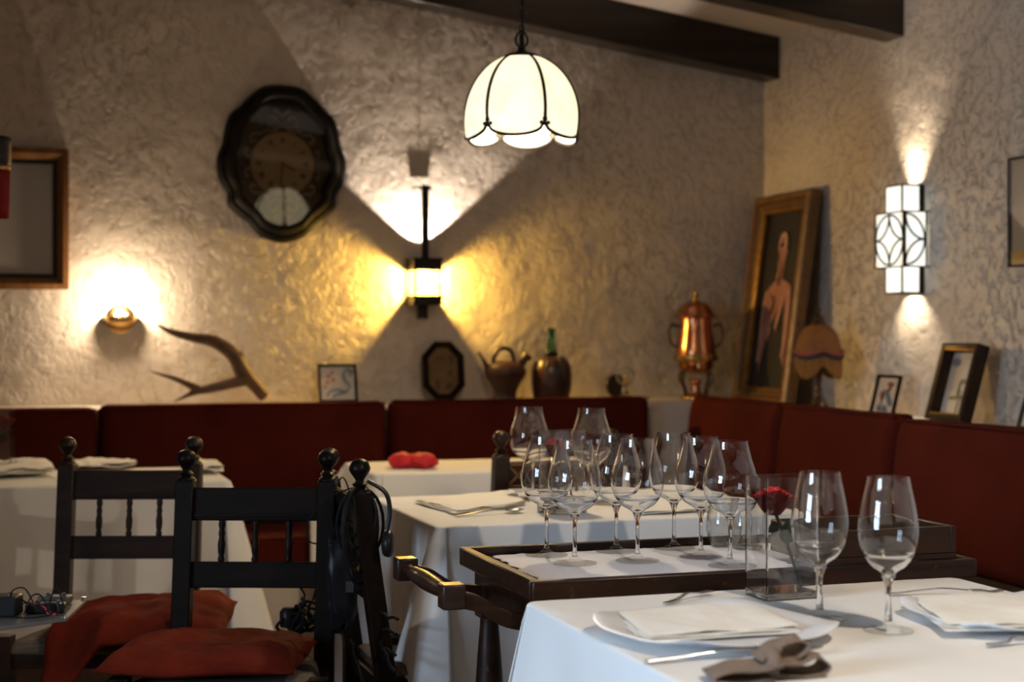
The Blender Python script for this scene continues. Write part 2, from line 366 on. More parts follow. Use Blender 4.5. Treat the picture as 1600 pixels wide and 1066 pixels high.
m.add([(x0, YF-.2, ceil_z(x0)), (x1, YF-.2, ceil_z(x1)), (x1, YB+.2, ceil_z(x1)), (x0, YB+.2, ceil_z(x0)), (x0, YF-.2, ceil_z(x0)+.15), (x1, YF-.2, ceil_z(x1)+.15), (x1, YB+.2, ceil_z(x1)+.15), (x0, YB+.2, ceil_z(x0)+.15)],
      [(0, 1, 2, 3), (7, 6, 5, 4), (0, 4, 5, 1), (1, 5, 6, 2), (2, 6, 7, 3), (3, 7, 4, 0)])
struct(m.build('ceiling', 'ceiling_paint', smooth=False))
# dark beams, one just in front of the back wall, the others towards the camera
for i, yb in enumerate((5.86, 4.90, 3.94, 2.98, 1.10, -0.80)):
    m = MB(); ya, yc = yb, yb+0.13
    xs = [XL+(XR+0.02-XL)*k/24 for k in range(25)]
    def beam_pt(x, k):
        w1 = 0.006*noise.noise(Vector((x*1.3, yb, k*3.1))); top = ceil_z(x)+0.02; bot = ceil_z(x)-0.175
        return [(x, ya+w1, bot+w1), (x, yc+w1, bot-w1*0.5), (x, yc, top), (x, ya+w1, top)][k]
    vs = [beam_pt(x, k) for x in xs for k in range(4)]; fs = [(a*4+k, a*4+(k+1) % 4, (a+1)*4+(k+1) % 4, (a+1)*4+k) for a in range(24) for k in range(4)]
    fs += [(0, 1, 2, 3), (96, 97, 98, 99)]
    struct(m.add(vs, fs).build('trim_%d' % (i+1), 'beam_wood', bevel=0.006))
# masonry ledge behind the seats and the plastered plinth of the bench
struct(MB().box(((XL+XR)/2, (LYF+YB)/2, LZ/2), (XR-XL, YB-LYF, LZ)).build('trim_7', 'ledge_plaster', bevel=0.012))
struct(MB().box(((LXF+XR)/2, (LYF-1.0)/2, RZ/2), (XR-LXF, LYF+1.0, RZ)).build('trim_8', 'ledge_plaster', bevel=0.012))
struct(MB().box(((XL+LXF)/2, (5.20+LYF)/2, 0.2), (LXF-XL, LYF-5.20, 0.4)).build('trim_9', 'ledge_plaster', bevel=0.01))
struct(MB().box(((2.15+LXF)/2, (5.20-1.0)/2, 0.2), (LXF-2.15, 5.2+1.0, 0.4)).build('trim_10', 'ledge_plaster', bevel=0.01))

# ------------------------------------------------------------------ banquette cushions
def pad(name, p0, p1, zb, zt, thick_b, thick_t, label, cat, group, seed=0, crease=None, side='y'):
    """upright cushion running from p0 to p1 (xy of its back face), leaning on the ledge"""
    p0 = Vector((p0[0], p0[1], 0)); p1 = Vector((p1[0], p1[1], 0)); L = (p1-p0).length; u = (p1-p0).normalized()
    nrm = Vector((u.y, -u.x, 0))     # towards the room
    base = (p0+p1)/2
    o = thing(name, label, cat, (base.x, base.y, zb), 0, group)
    m = MB(); NU, NP = 36, 22
    def fn(a, b):
        ang = 2*PI*b; th = Vector((math.cos(ang), math.sin(ang)))
        e = 0.35; sx = math.copysign(abs(th.x)**e, th.x); sz = math.copysign(abs(th.y)**e, th.y)
        z = (sz*0.5+0.5)*(zt-zb); tk = thick_b+(thick_t-thick_b)*(z/(zt-zb)); 
        edge = min(a, 1-a)*L; r = 0.035; k = 1.0 if edge > r else math.sqrt(max(0.0, 1-((r-edge)/r)**2))*0.9+0.1
        cz = (zt-zb)/2; z = cz+(z-cz)*(1-(1-k)*0.09)
        off = tk*0.5+sx*tk*0.5*k
        nz = noise.noise(Vector((a*L*3+seed, z*4, seed)))*0.008
        if crease is not None: nz -= 0.012*math.exp(-((a-crease)*L/0.02)**2)
        if sx > 0: off += nz
        z += 0.006*noise.noise(Vector((a*L*2.2+seed*3, 0.3, 1.7)))*(z/(zt-zb))
        p = u*(a-0.5)*L+nrm*off; return (p.x, p.y, z)
    m.grid(fn, NU, NP)
    n1 = NP+1; m.f.append(tuple(range(NP))); m.f.append(tuple(range(NU*n1, NU*n1+NP)))
    m.build('cushion', 'red_velvet', o, angle=80)
    pz = [(u*(a/20-0.5)*L*0.985 + nrm*(thick_t*0.93)) + Vector((0, 0, (zt-zb)-0.006)) for a in range(21)]
    MB().tube(pz, 0.0035, 6).build('piping', 'red_velvet', o)
    return o
G = 'upright red cushions of the corner bench'
bx = lambda px: onY(px, 600, 5.62).x
pad('back_cushion', (bx(-140), 5.70), (bx(152), 5.70), 0.5, 0.925, 0.13, 0.09, 'red velvet backrest cushion at the left end of the long bench, left of the antler', 'cushion', G, 1)
pad('back_cushion', (bx(154), 5.70), (bx(606), 5.70), 0.5, 0.935, 0.13, 0.09, 'wide red velvet backrest cushion below the antler, with a vertical crease', 'cushion', G, 2, crease=0.37)
pad('back_cushion', (bx(609), 5.70), (bx(1017), 5.70), 0.5, 0.940, 0.14, 0.09, 'wide dark red backrest cushion below the jug and wicker bottle', 'cushion', G, 3)
ry = lambda px: onX(px, 600, 2.62).y
pad('back_cushion', (2.70, 5.69), (2.70, ry(1223)), 0.5, 0.94, 0.16, 0.10, 'red backrest cushion in the corner below the tall gilt-framed painting', 'cushion', G, 4)
pad('back_cushion', (2.70, ry(1226)), (2.70, ry(1404)), 0.5, 0.935, 0.16, 0.10, 'red backrest cushion below the fringed lamp and small tile picture', 'cushion', G, 5)
pad('back_cushion', (2.70, ry(1407)), (2.70, ry(1407)-1.05), 0.5, 0.925, 0.16, 0.10, 'red backrest cushion at the right edge of the picture, behind the nearest wine glasses', 'cushion', G, 6)
def seat(x0, y0, x1, y1, label, seed):
    o = thing('seat_cushion', label, 'cushion', ((x0+x1)/2, (y0+y1)/2, 0.402), 0, 'red seat cushions of the corner bench')
    MB().box((0, 0, 0.05), (x1-x0, y1-y0, 0.10)).build('cushion', 'red_velvet', o, bevel=0.02)
    e = 0.004; zz = 0.094
    MB().tube([(-(x1-x0)/2+.02, -(y1-y0)/2+e, zz), ((x1-x0)/2-.02, -(y1-y0)/2+e, zz)], 0.005, 6).build('piping', 'red_velvet', o)
seat(XL+0.05, 5.16, 0.58, 5.57, 'long flat red seat cushion at the left end of the back bench', 1)
seat(0.59, 5.16, 2.12, 5.56, 'long flat red seat cushion of the back bench behind the far table', 2)
seat(2.13, -0.5, 2.54, 5.56, 'long flat red seat cushion along the right wall', 3)

# ------------------------------------------------------------------ tables and cloths
def table(x0, x1, y0, y1, label):
    cx, cy = (x0+x1)/2, (y0+y1)/2; t = thing('dining_table', label, 'table', (cx, cy, 0), 0, 'cloth-covered dining tables')
    w, d = x1-x0-0.01, y1-y0-0.01
    MB().box((0, 0, 0.725), (w-0.01, d-0.01, 0.03)).build('tabletop', 'brown_wood', t, bevel=0.003)
    for sx in (-1, 1):
        for sy in (-1, 1): MB().box((sx*(w/2-0.05), sy*(d/2-0.05), 0.355), (0.05, 0.05, 0.71)).build('leg', 'brown_wood', t, bevel=0.003)
    return t
def cloth(x0, x1, y0, y1, drop, label, seed, flare=0.05, corner=0.07, amp=0.012, dropfn=None, zt=0.75):
    o = MB(); cx, cy = (x0+x1)/2, (y0+y1)/2; hx, hy = (x1-x0)/2, (y1-y0)/2; r = 0.018
    per = []
    def side(ax, ay, bx_, by_, nx, ny, n):
        for i in range(n):
            t = i/n; per.append((ax+(bx_-ax)*t, ay+(by_-ay)*t, nx, ny, 0))
    n1 = max(24, int(2*hx/0.012)); n2 = max(24, int(2*hy/0.012)); 
    def arc(ccx, ccy, a0, n=14):
        for i in range(n):
            a = a0+PI/2*i/n; per.append((ccx+r*math.cos(a), ccy+r*math.sin(a), math.cos(a), math.sin(a), math.sin(PI*i/n)))
    side(-hx+r, -hy, hx-r, -hy, 0, -1, n1); arc(hx-r, -hy+r, -PI/2)
    side(hx, -hy+r, hx, hy-r, 1, 0, n2); arc(hx-r, hy-r, 0)
    side(hx-r, hy, -hx+r, hy, 0, 1, n1); arc(-hx+r, hy-r, PI/2)
    side(-hx, hy-r, -hx, -hy+r, -1, 0, n2); arc(-hx+r, -hy+r, PI)
    n = len(per); rings = []
    def topz(x, y): return zt+0.0012*noise.noise(Vector((x*7+seed, y*7, seed)))+0.0008*noise.noise(Vector((x*19+seed, y*19, seed)))
    o.v.append(Vector((0, 0, topz(0, 0)))); rings.append([0])
    for k in range(1, 15):
        f = k/14; R = []
        for (x, y, nx, ny, c) in per: R.append(len(o.v)); o.v.append(Vector((x*f, y*f, topz(x*f, y*f))))
        rings.append(R)
    # distance to nearest corner controls how far the skirt stands out
    arcl = [0]
    for i in range(1, n): arcl.append(arcl[-1]+math.dist(per[i][:2], per[i-1][:2]))
    for k in range(0, 26):
        if k < 5: a = (k+1)/5*PI/2; out = 0.006*math.sin(a); dz = 0.006*(1-math.cos(a)); t = 0
        else: t = (k-4)/21; dz = 0.006; out = 0.006
        R = []
        for i, (x, y, nx, ny, c) in enumerate(per):
            dc = min(math.hypot(abs(x)-hx, abs(y)-hy), 1.0)
            D = drop if dropfn is None else dropfn(x, y, drop)
            cc = math.exp(-(dc/0.09)**2)
            cw = math.exp(-((dc-0.17)/0.07)**2)
            s = arcl[i]
            fold = amp*(math.sin(s*14+seed)+0.6*math.sin(s*29+seed*2.3))+amp*1.2*noise.noise(Vector((s*4, t*1.5, seed)))
            q = t**0.8
            off = out+flare*q*(0.35+0.65*t)+corner*q*cc-0.02*cw*q+fold*q*(1-cc*0.7)
            # straight-grained hem hangs a little lower at the corners
            z = zt-dz-(D-0.006)*t*(1+0.0*cc)
            nx2, ny2 = nx, ny
            if cc > 0.05 and c == 0:
                sx, sy = math.copysign(1, x), math.copysign(1, y); nx2 = nx+sx*cc*0.6*(nx == 0); ny2 = ny+sy*cc*0.6*(ny == 0)
                l = math.hypot(nx2, ny2); nx2 /= l; ny2 /= l
            o_ = 0.003*noise.noise(Vector((s*20, t*9, seed)))*t
            R.append(len(o.v)); o.v.append(Vector((x+nx2*(off+o_), y+ny2*(off+o_), z)))
        rings.append(R)
    for A, B in zip(rings, rings[1:]):
        for i in range(n):
            j = (i+1) % n
            if len(A) == 1: o.f.append((A[0], B[i], B[j]))
            else: o.f.append((A[i], B[i], B[j], A[j]))
    ob = o.build('tablecloth', 'white_linen', angle=180, solid=0.0015); ob.location = (cx, cy, 0)
    return tag(ob, label, 'tablecloth', 'white tablecloths')
table(-0.55, 0.60, 4.60, 5.10, 'dining table under a white cloth at the left edge, behind the chairs')
cloth(-0.56, 0.61, 4.58, 5.12, 0.47, 'white tablecloth hanging over the left table behind the two cushioned chairs', 1.3, flare=0.05, corner=0.09, dropfn=lambda x, y, d: 0.18 if y > 0.24 else d)
table(1.08, 1.90, 4.66, 5.10, 'dining table under a white cloth by the back bench')
cloth(1.07, 1.91, 4.65, 5.12, 0.42, 'cream white tablecloth on the far table holding the crumpled red napkin', 5.1, dropfn=lambda x, y, d: 0.18 if y > 0.22 else d)
TC = table(0.92, 1.82, 3.34, 3.98, 'dining table under a white cloth behind the wine glass trolley')
def dropC(x, y, d): 
    return d
cloth(0.91, 1.83, 3.33, 3.99, 0.60, 'white tablecloth on the middle table behind the wooden trolley', 2.2, flare=0.075, corner=0.12, amp=0.010)
table(0.80, 1.58, 1.40, 2.34, 'dining table under a white cloth nearest to the camera')
cloth(0.79, 1.59, 1.38, 2.35, 0.45, 'bluish white tablecloth on the nearest table, under the plates and folded napkins', 3.7, flare=0.05, corner=0.05, amp=0.012)

# ------------------------------------------------------------------ chairs
def make_chair(label, mat='dark_wood', carved=False, group='rush-seated ladder-back chairs', depth=0.35, fw=0.205):
    t = thing('dining_chair', label, 'chair', (0, 0, 0), 0, group); W = 0.165
    back = lambda z: 0.0 if z < 0.45 else (z-0.45)*0.14
    for s in (-1, 1):
        m = MB(); zs = [0, 0.2, 0.45, 0.62, 0.75, 0.845]; q = 0.021
        vs = [(s*W+a*q, back(z)+b*q, z) for z in zs for a, b in ((-1, -1), (1, -1), (1, 1), (-1, 1))]
        k = len(zs); fs = [(i*4+j, i*4+(j+1) % 4, i*4+4+(j+1) % 4, i*4+4+j) for i in range(k-1) for j in range(4)]+[(3, 2, 1, 0), (4*k-4, 4*k-3, 4*k-2, 4*k-1)]
        p = m.add(vs, fs).build('back_post', mat, t, bevel=0.003)
        pr = smooth_prof([(0.0, 0), (0.019, 0.0), (0.020, 0.006), (0.012, 0.012), (0.017, 0.017), (0.009, 0.024), (0.012, 0.031), (0.022, 0.046), (0.0225, 0.055), (0.016, 0.068), (0.0, 0.0735)], 3)
        MB().lathe(pr, (s*W, back(0.845), 0.843), 18).build('finial', mat, p, angle=60)
    def rail(name, z0, z1, th=0.018):
        zc = (z0+z1)/2; return MB().box((0, back(zc), zc), (2*W-0.03, th, z1-z0), rx=-math.atan(0.14)).build(name, mat, t, bevel=0.003)
    r = rail('top_rail', 0.752, 0.828); rail('lower_rail', 0.600, 0.660)
    if not carved:
        MB().box((0, back(0.765)-0.010, 0.765), (2*W-0.042, 0.006, 0.008), rx=-math.atan(0.14)).box((0, back(0.765)+0.011, 0.765), (2*W-0.042, 0.006, 0.008), rx=-math.atan(0.14)).build('moulding', mat, r, bevel=0.001)
    else:
        m = MB()
        for sy in (-1, 1):
            for k in range(5):
                xc = -0.116+k*0.058
                for sg in (-1, 1): m.box((xc, back(0.79)+sy*0.0105, 0.79), (0.070, 0.005, 0.006), ry=sg*0.76)
            for zz in (0.760, 0.820): m.box((0, back(zz)+sy*0.0105, zz), (0.288, 0.005, 0.005))
        m.build('carving', 'frame_wood', r)
    pr = [(0.007, 0), (0.0085, 0.006), (0.006, 0.014), (0.008, 0.022), (0.009, 0.040), (0.0062, 0.056), (0.008, 0.064), (0.006, 0.074), (0.0085, 0.084), (0.007, 0.094)]
    sh = Matrix(((1, 0, 0), (0, 1, 0.14), (0, 0, 1)))
    for x in (-0.078, 0, 0.078): MB().lathe(pr, (x, back(0.659), 0.659), 12, m=sh).build('spindle', mat, t)
    F = fw; yf = -depth
    leg = smooth_prof([(0.016, 0), (0.019, 0.05), (0.014, 0.09), (0.022, 0.13), (0.020, 0.20), (0.013, 0.27), (0.021, 0.30), (0.021, 0.31)], 3)
    for s in (-1, 1):
        MB().lathe(leg, (s*F, yf, 0), 16).box((s*F, yf, 0.39), (0.042, 0.042, 0.17)).build('leg', mat, t, bevel=0.002)
    m = MB(); m.box((0, yf, 0.415), (2*F-0.03, 0.022, 0.035)); m.box((0, 0, 0.415), (2*W-0.03, 0.022, 0.035))
    for s in (-1, 1): m.tube([(s*F, yf+0.015, 0.415), (s*W, -0.015, 0.415)], 0.017, 8)
    m.build('seat_frame', mat, t, bevel=0.002)
    def fn(a, b):
        v = b; hw = (F+0.012)*(1-v)+(W-0.024)*v; x = (2*a-1)*hw; y = yf-0.012+v*(0.012+depth-0.010)
        e = min(a, 1-a, b*0.9, (1-b)*0.9)*2; z = 0.432+0.020*min(1, e*7)**0.5-0.010*min(1, e*1.2)
        return (x, y, z)
    m = MB(); m.grid(fn, 22, 22)
    m.build('rush_seat', 'rush', t, solid=0.02, angle=80)
    m = MB()
    for s in (-1, 1): m = MB(); m.tube([(s*F, yf, 0.18), (s*W, 0, 0.18)], 0.010, 8); m.build('stretcher', mat, t)
    MB().tube([(-F, yf, 0.24), (F, yf, 0.24)], 0.011, 8).build('stretcher', mat, t)
    return t
def P2(px, d):
    a, b = ray(px); return (a*d, b*d, 0)
c1 = make_chair('dark wooden chair at the far left, its red cushion slipping off the seat', 'brown_wood')
c1.location = P2(197, 3.97); c1.rotation_euler.z = -YAW+0.02
c2 = make_chair('nearly black wooden chair with a flat red cushion, nearer of the two at the left', 'dark_wood')
c2.location = P2(394, 3.51); c2.rotation_euler.z = -YAW-0.03
c3 = make_chair('nearly black wooden chair seen edge-on with cables hung over its post', 'dark_wood', depth=0.09, fw=0.105)
c3.location = (0.765, 3.41, 0); c3.rotation_euler.z = PI/2
# a carved one between the middle and the far table
c4 = make_chair('brown wooden chair with carved top rail behind the middle table', 'brown_wood', carved=True)
c4.location = (1.46, 4.14, 0); c4.rotation_euler.z = PI
for o in kids(c4):
    pass

def cushion(label, loc, rz, tilt, w, d, h, seed, sag=0.0, sagx=1):
    def fn(a, b):
        u, v = 2*a-1, 2*b-1
        pinch = 1-0.10*(u*u)*(1-abs(v)**3)*0-0.0
        x = u*w/2*(1-0.07*(1-abs(u*v)**2)*v*v)*pinch; y = v*d/2*(1-0.07*(1-abs(u*v)**2)*u*u)
        return x, y, u, v
    m = MB(); K = 34
    for sgn in (1, -1):
        def f2(a, b):
            x, y, u, v = fn(a, b)
            th = h*((1-abs(u)**3.0)*(1-abs(v)**3.0))**0.55
            nz = noise.noise(Vector((x*9+seed, y*9, seed)))*0.016+noise.noise(Vector((x*22+seed, y*14+seed, seed)))*0.006
            rid = 0.010*abs(noise.noise(Vector((x*6+y*10+seed*2, (x-y)*3, 2.0))))
            e = min(1, (1-max(abs(u), abs(v)))*6)
            z = th*(0.62 if sgn > 0 else -0.38)+(nz+rid)*e*(1 if sgn > 0 else 0.2)
            if sag: z -= sag*max(0, -y-0.07)*(0.05+1.45*min(1, max(0, (-x-0.07)/0.08)))
            z += 0.010*noise.noise(Vector((x*5+seed, y*5, 9.0)))
            return (x, y, z)
        m.grid(f2, K, K)
    o = m.build('seat_cushion', 'red_cotton', angle=180)
    bm = bmesh.new(); bm.from_mesh(o.data); bmesh.ops.remove_doubles(bm, verts=bm.verts, dist=0.0004); bmesh.ops.recalc_face_normals(bm, faces=bm.faces); bm.to_mesh(o.data); bm.free()
    o.location = loc; o.rotation_euler = (tilt[0], tilt[1], rz)
    return tag(o, label, 'cushion', 'loose red chair cushions')
p = P2(222, 3.69); cushion('crumpled orange-red cushion on the far left chair', (p[0], p[1], 0.492), -YAW+0.10, (0.02, -0.05), 0.43, 0.38, 0.085, 3, sag=0.65)
p = P2(330, 3.33); cushion('flat orange-red cushion on the nearer left chair', (p[0], p[1], 0.486), -YAW-0.03, (0, 0), 0.42, 0.36, 0.065, 8)

# ------------------------------------------------------------------ the glass trolley
TX0, TX1, TY0, TY1 = 0.862, 1.765, 2.535, 3.0
T = thing('serving_trolley', 'dark wooden serving trolley with turned handle, holding wine glasses', 'trolley', (0, 0, 0))
cx, cy = (TX0+TX1)/2, (TY0+TY1)/2; tw, td = TX1-TX0, TY1-TY0
MB().box((cx, cy, 0.727), (tw-0.02, td-0.02, 0.014)).build('tray_top', 'trolley_wood', T, bevel=0.002)
def prm(x0, x1, y0, y1, z0, z1, name, mat='trolley_wood', par=None, bev=0.003): return MB().box(((x0+x1)/2, (y0+y1)/2, (z0+z1)/2), (x1-x0, y1-y0, z1-z0)).build(name, mat, par, bevel=bev)
prm(TX0, TX1, TY0, TY0+0.02, 0.715, 0.751, 'rim', par=T); prm(TX0, TX1, TY1-0.02, TY1, 0.715, 0.751, 'rim', par=T)
prm(TX0, TX0+0.02, TY0+0.02, TY1-0.02, 0.715, 0.751, 'rim', par=T); prm(TX1-0.02, TX1, TY0+0.02, TY1-0.02, 0.715, 0.751, 'rim', par=T)
prm(TX0+0.03, TX1-0.03, TY0+0.025, TY0+0.045, 0.645, 0.716, 'apron', par=T); prm(TX0+0.03, TX1-0.03, TY1-0.045, TY1-0.025, 0.645, 0.716, 'apron', par=T)
prm(TX0+0.025, TX0+0.045, TY0+0.03, TY1-0.03, 0.645, 0.716, 'apron', par=T); prm(TX1-0.045, TX1-0.025, TY0+0.03, TY1-0.03, 0.645, 0.716, 'apron', par=T)
lp = smooth_prof([(0.016, 0.10), (0.020, 0.14), (0.013, 0.18), (0.020, 0.30), (0.027, 0.40), (0.029, 0.46), (0.024, 0.54), (0.019, 0.60), (0.019, 0.62)], 4)
for x in (TX0+0.05, TX1-0.05):
    for y in (TY0+0.05, TY1-0.045):
        l = MB().lathe(lp, (x, y, 0), 18).box((x, y, 0.665), (0.048, 0.048, 0.10)).box((x, y, 0.09), (0.044, 0.044, 0.06)).build('leg', 'trolley_wood', T, bevel=0.002)
        MB().lathe([(0, -0.012), (0.03, -0.012), (0.034, -0.006), (0.034, 0.006), (0.03, 0.012), (0, 0.012)], (x, y, 0.034), 20, m=Matrix.Rotation(PI/2, 3, 'X')).box((x, y, 0.055), (0.03, 0.04, 0.02)).build('caster', 'dark_metal', l)
prm(TX0+0.03, TX1-0.03, TY0+0.03, TY1-0.03, 0.17, 0.19, 'lower_shelf', par=T)
hx = 0.735; hy0, hy1 = 2.605, 2.94
h = MB().lathe(smooth_prof([(0.009, 0), (0.012, 0.01), (0.010, 0.02), (0.014, 0.05), (0.0175, 0.15), (0.0145, 0.24), (0.010, 0.27), (0.012, 0.285), (0.009, 0.295)], 4), (hx, hy0+0.02, 0.722), 18, m=Matrix(((1, 0, 0), (0, 0, 1), (0, 1, 0)))).build('handle', 'trolley_wood', T)
for y in (hy0, hy1):
    b = prm(hx-0.021, hx+0.021, y-0.020, y+0.020, 0.700, 0.744, 'handle_block', par=T)
    # the arm curves down to the side of the trolley
    path = cr([(hx+0.015, y, 0.715), (hx+0.05, y, 0.705), (hx+0.09, y, 0.680), (hx+0.14, y, 0.668), (hx+0.20, y, 0.668)], 5)
    a = MB()
    vs = []; 
    for q in path:
        for dy, dz in ((-0.011, -0.015), (0.011, -0.015), (0.011, 0.015), (-0.011, 0.015)): vs.append((q.x, q.y+dy, q.z+dz))
    k = len(path); a.add(vs, [(i*4+j, i*4+(j+1) % 4, i*4+4+(j+1) % 4, i*4+4+j) for i in range(k-1) for j in range(4)]+[(3, 2, 1, 0), (4*k-4, 4*k-3, 4*k-2, 4*k-1)])
    a.build('handle_arm', 'trolley_wood', T, bevel=0.002)
# paper runner on the trolley
def flat_sheet(name, corners, z, mat, label, cat, seed, wav=0.004, edge=0.006, thick=0.001, nu=40, nv=20, rough=0.0):
    A, B, C, D = [Vector((c[0], c[1], 0)) for c in corners]; ctr = (A+B+C+D)/4
    def fn(u, v):
        p = A*(1-u)*(1-v)+B*u*(1-v)+C*u*v+D*(1-u)*v
        e = 1-min(1, min(u, 1-u, v, 1-v)*14)
        n = noise.noise(Vector((p.x*26+seed, p.y*26, seed))); p = p+Vector((n, noise.noise(Vector((p.x*31, p.y*31+seed, 1))), 0))*edge*e
        zz = abs(noise.noise(Vector((p.x*14+seed, p.y*14, 3.3))))*wav+max(0, noise.noise(Vector((p.x*30+seed, p.y*30, 7))))*wav*2.2*e
        return (p.x-ctr.x, p.y-ctr.y, zz)
    o = MB().grid(fn, nu, nv).build(name, mat, angle=180, solid=thick); o.location = (ctr.x, ctr.y, z+thick)
    return tag(o, label, cat)
flat_sheet('tray_liner', [(0.905, 2.560), (1.62, 2.560), (1.60, 2.965), (0.92, 2.965)], 0.7345, 'paper', 'white paper liner with ragged edges on the trolley under the glasses', 'tray liner', 2.0, wav=0.0012, edge=0.012, thick=0.0008, nu=90, nv=50)
# wooden cutlery box on the right of the trolley
b = thing('wooden_box', 'low open wooden box at the right end of the trolley', 'box', (1.585, 2.66, 0.7515))
bw, bd, bh = 0.29, 0.215, 0.052
MB().box((0, 0, 0.005), (bw, bd, 0.010)).build('base', 'brown_wood', b, bevel=0.001)
for sx in (-1, 1): MB().box((sx*(bw/2-0.006), 0, bh/2+0.01), (0.012, bd, bh)).build('side_panel', 'brown_wood', b, bevel=0.002)
for sy in (-1, 1): MB().box((0, sy*(bd/2-0.006), bh/2+0.01), (bw-0.024, 0.012, bh)).build('side_panel', 'brown_wood', b, bevel=0.002)

# ------------------------------------------------------------------ glassware
def glass_parts(t, H, foot_r, stem_top, bowl, stem_r=0.0042):
    """bowl: outer (r, z) points from the stem to the rim"""
    foot = smooth_prof([(0.0, 0.0), (foot_r*0.9, 0.0), (foot_r, 0.0012), (foot_r*0.98, 0.0024), (foot_r*0.55, 0.0042), (0.013, 0.0075), (0.0062, 0.015), (stem_r, 0.026)], 3)
    foot[0] = (0, 0)
    MB().lathe(foot[:-1]+[(stem_r*1.15, 0.022), (0, 0.022)], n=36).build('foot', 'foot_glass', t, angle=60)
    st = [(0, 0.014), (stem_r*1.25, 0.0145), (stem_r, 0.026), (stem_r*0.86, 0.045), (stem_r*0.82, stem_top-0.03), (stem_r*0.95, stem_top-0.015), (stem_r*1.7, stem_top-0.004), (stem_r*2.2, stem_top), (0, stem_top+0.001)]
    MB().lathe(st, n=28).build('stem', 'crystal', t, angle=60)
    o = smooth_prof([(0.0, stem_top-0.001)]+[(stem_r*1.6, stem_top-0.0005)]+bowl, 7); o[0] = (0, stem_top-0.001)
    th = 0.0009; inner = [(max(r-th, 0), z+th*(1.5 if z < stem_top+0.03 else 0.0)) for r, z in o]; inner[0] = (0, stem_top+0.0008)
    inner.reverse(); inner[0] = (o[-1][0]-th, o[-1][1])
    MB().lathe(o+inner, n=40).build('bowl', 'crystal', t, angle=70)
BIG = [(0.016, 0.101), (0.034, 0.112), (0.0475, 0.132), (0.0525, 0.156), (0.0500, 0.180), (0.0425, 0.204), (0.0368, 0.226), (0.0355, 0.241)]
STD = [(0.012, 0.086), (0.026, 0.096), (0.038, 0.116), (0.0433, 0.140), (0.0425, 0.160), (0.038, 0.187), (0.0335, 0.207), (0.0305, 0.223)]
TZ = 0.7372
GT = 'large balloon wine glasses on the trolley'
LB = ['balloon wine glass at the left end of the trolley, back row',
      'balloon wine glass at the left end of the trolley, front row',
      'second balloon wine glass from the left in the trolley back row',
      'second balloon wine glass from the left in the trolley front row',
      'balloon wine glass at the right end of the trolley back row',
      'third balloon wine glass from the left in the trolley front row',
      'balloon wine glass nearest the rose vase, right end of the trolley']
W0 = None
for i, (px, py) in enumerate([(854, 868), (898, 881), (963, 862), (996, 877), (1053, 857), (1095, 871), (1141, 885)]):
    q = onZ(px, py, TZ)
    if i == 0:
        W0 = thing('wine_glass', LB[0], 'wine glass', q, 0, GT); glass_parts(W0, 0.236, 0.0425, 0.094, BIG)
    else: again(W0, q, i*0.7, LB[i], GT)
q = onZ(827, 778, 0.7515); again(W0, q, 0.3, 'balloon wine glass on the middle table, left of the rose vase', 'balloon wine glasses on the middle table')
q = onZ(924, 783, 0.7515); again(W0, q, 0.3, 'balloon wine glass on the middle table, right of the rose vase', 'balloon wine glasses on the middle table')
q = onZ(1281, 968, 0.7515); S0 = thing('wine_glass', 'wine glass beside the rose vase on the nearest table', 'wine glass', q, 0, 'wine glasses on the nearest table'); glass_parts(S0, 0.22, 0.036, 0.080, STD, 0.0048)
q = onZ(1388, 986, 0.7515); again(S0, q, 0.5, 'wine glass standing alone right of the rose vase, at the edge of the right plate', 'wine glasses on the nearest table')
def tumbler(px, py, label, z, src=None):
    q = onZ(px, py, z)
    if src: return again(src, q, 0, label)
    t = thing('tumbler', label, 'tumbler', q, 0, 'stemless tumblers on the trolley')
    o = smooth_prof([(0, 0), (0.022, 0.0), (0.030, 0.008), (0.037, 0.030), (0.038, 0.05), (0.034, 0.075), (0.031, 0.095)], 5); o[0] = (0, 0)
    inner = [(max(r-0.0014, 0), z+(0.006 if z < 0.02 else 0)) for r, z in o]; inner.reverse(); inner[0] = (o[-1][0]-0.0014, o[-1][1])
    MB().lathe(o+inner, n=36).build('bowl', 'clear_glass', t, angle=70)
    MB().lathe([(0, 0.0005), (0.0215, 0.0005), (0.027, 0.005), (0.024, 0.0062), (0, 0.0062)], n=30).build('base', 'crystal', t)
    return t
t0 = tumbler(1131, 853, 'stemless tumbler at the back of the trolley, left of the other', TZ)
tumbler(1166, 857, 'stemless tumbler at the back of the trolley, behind the rose vase', TZ, t0)

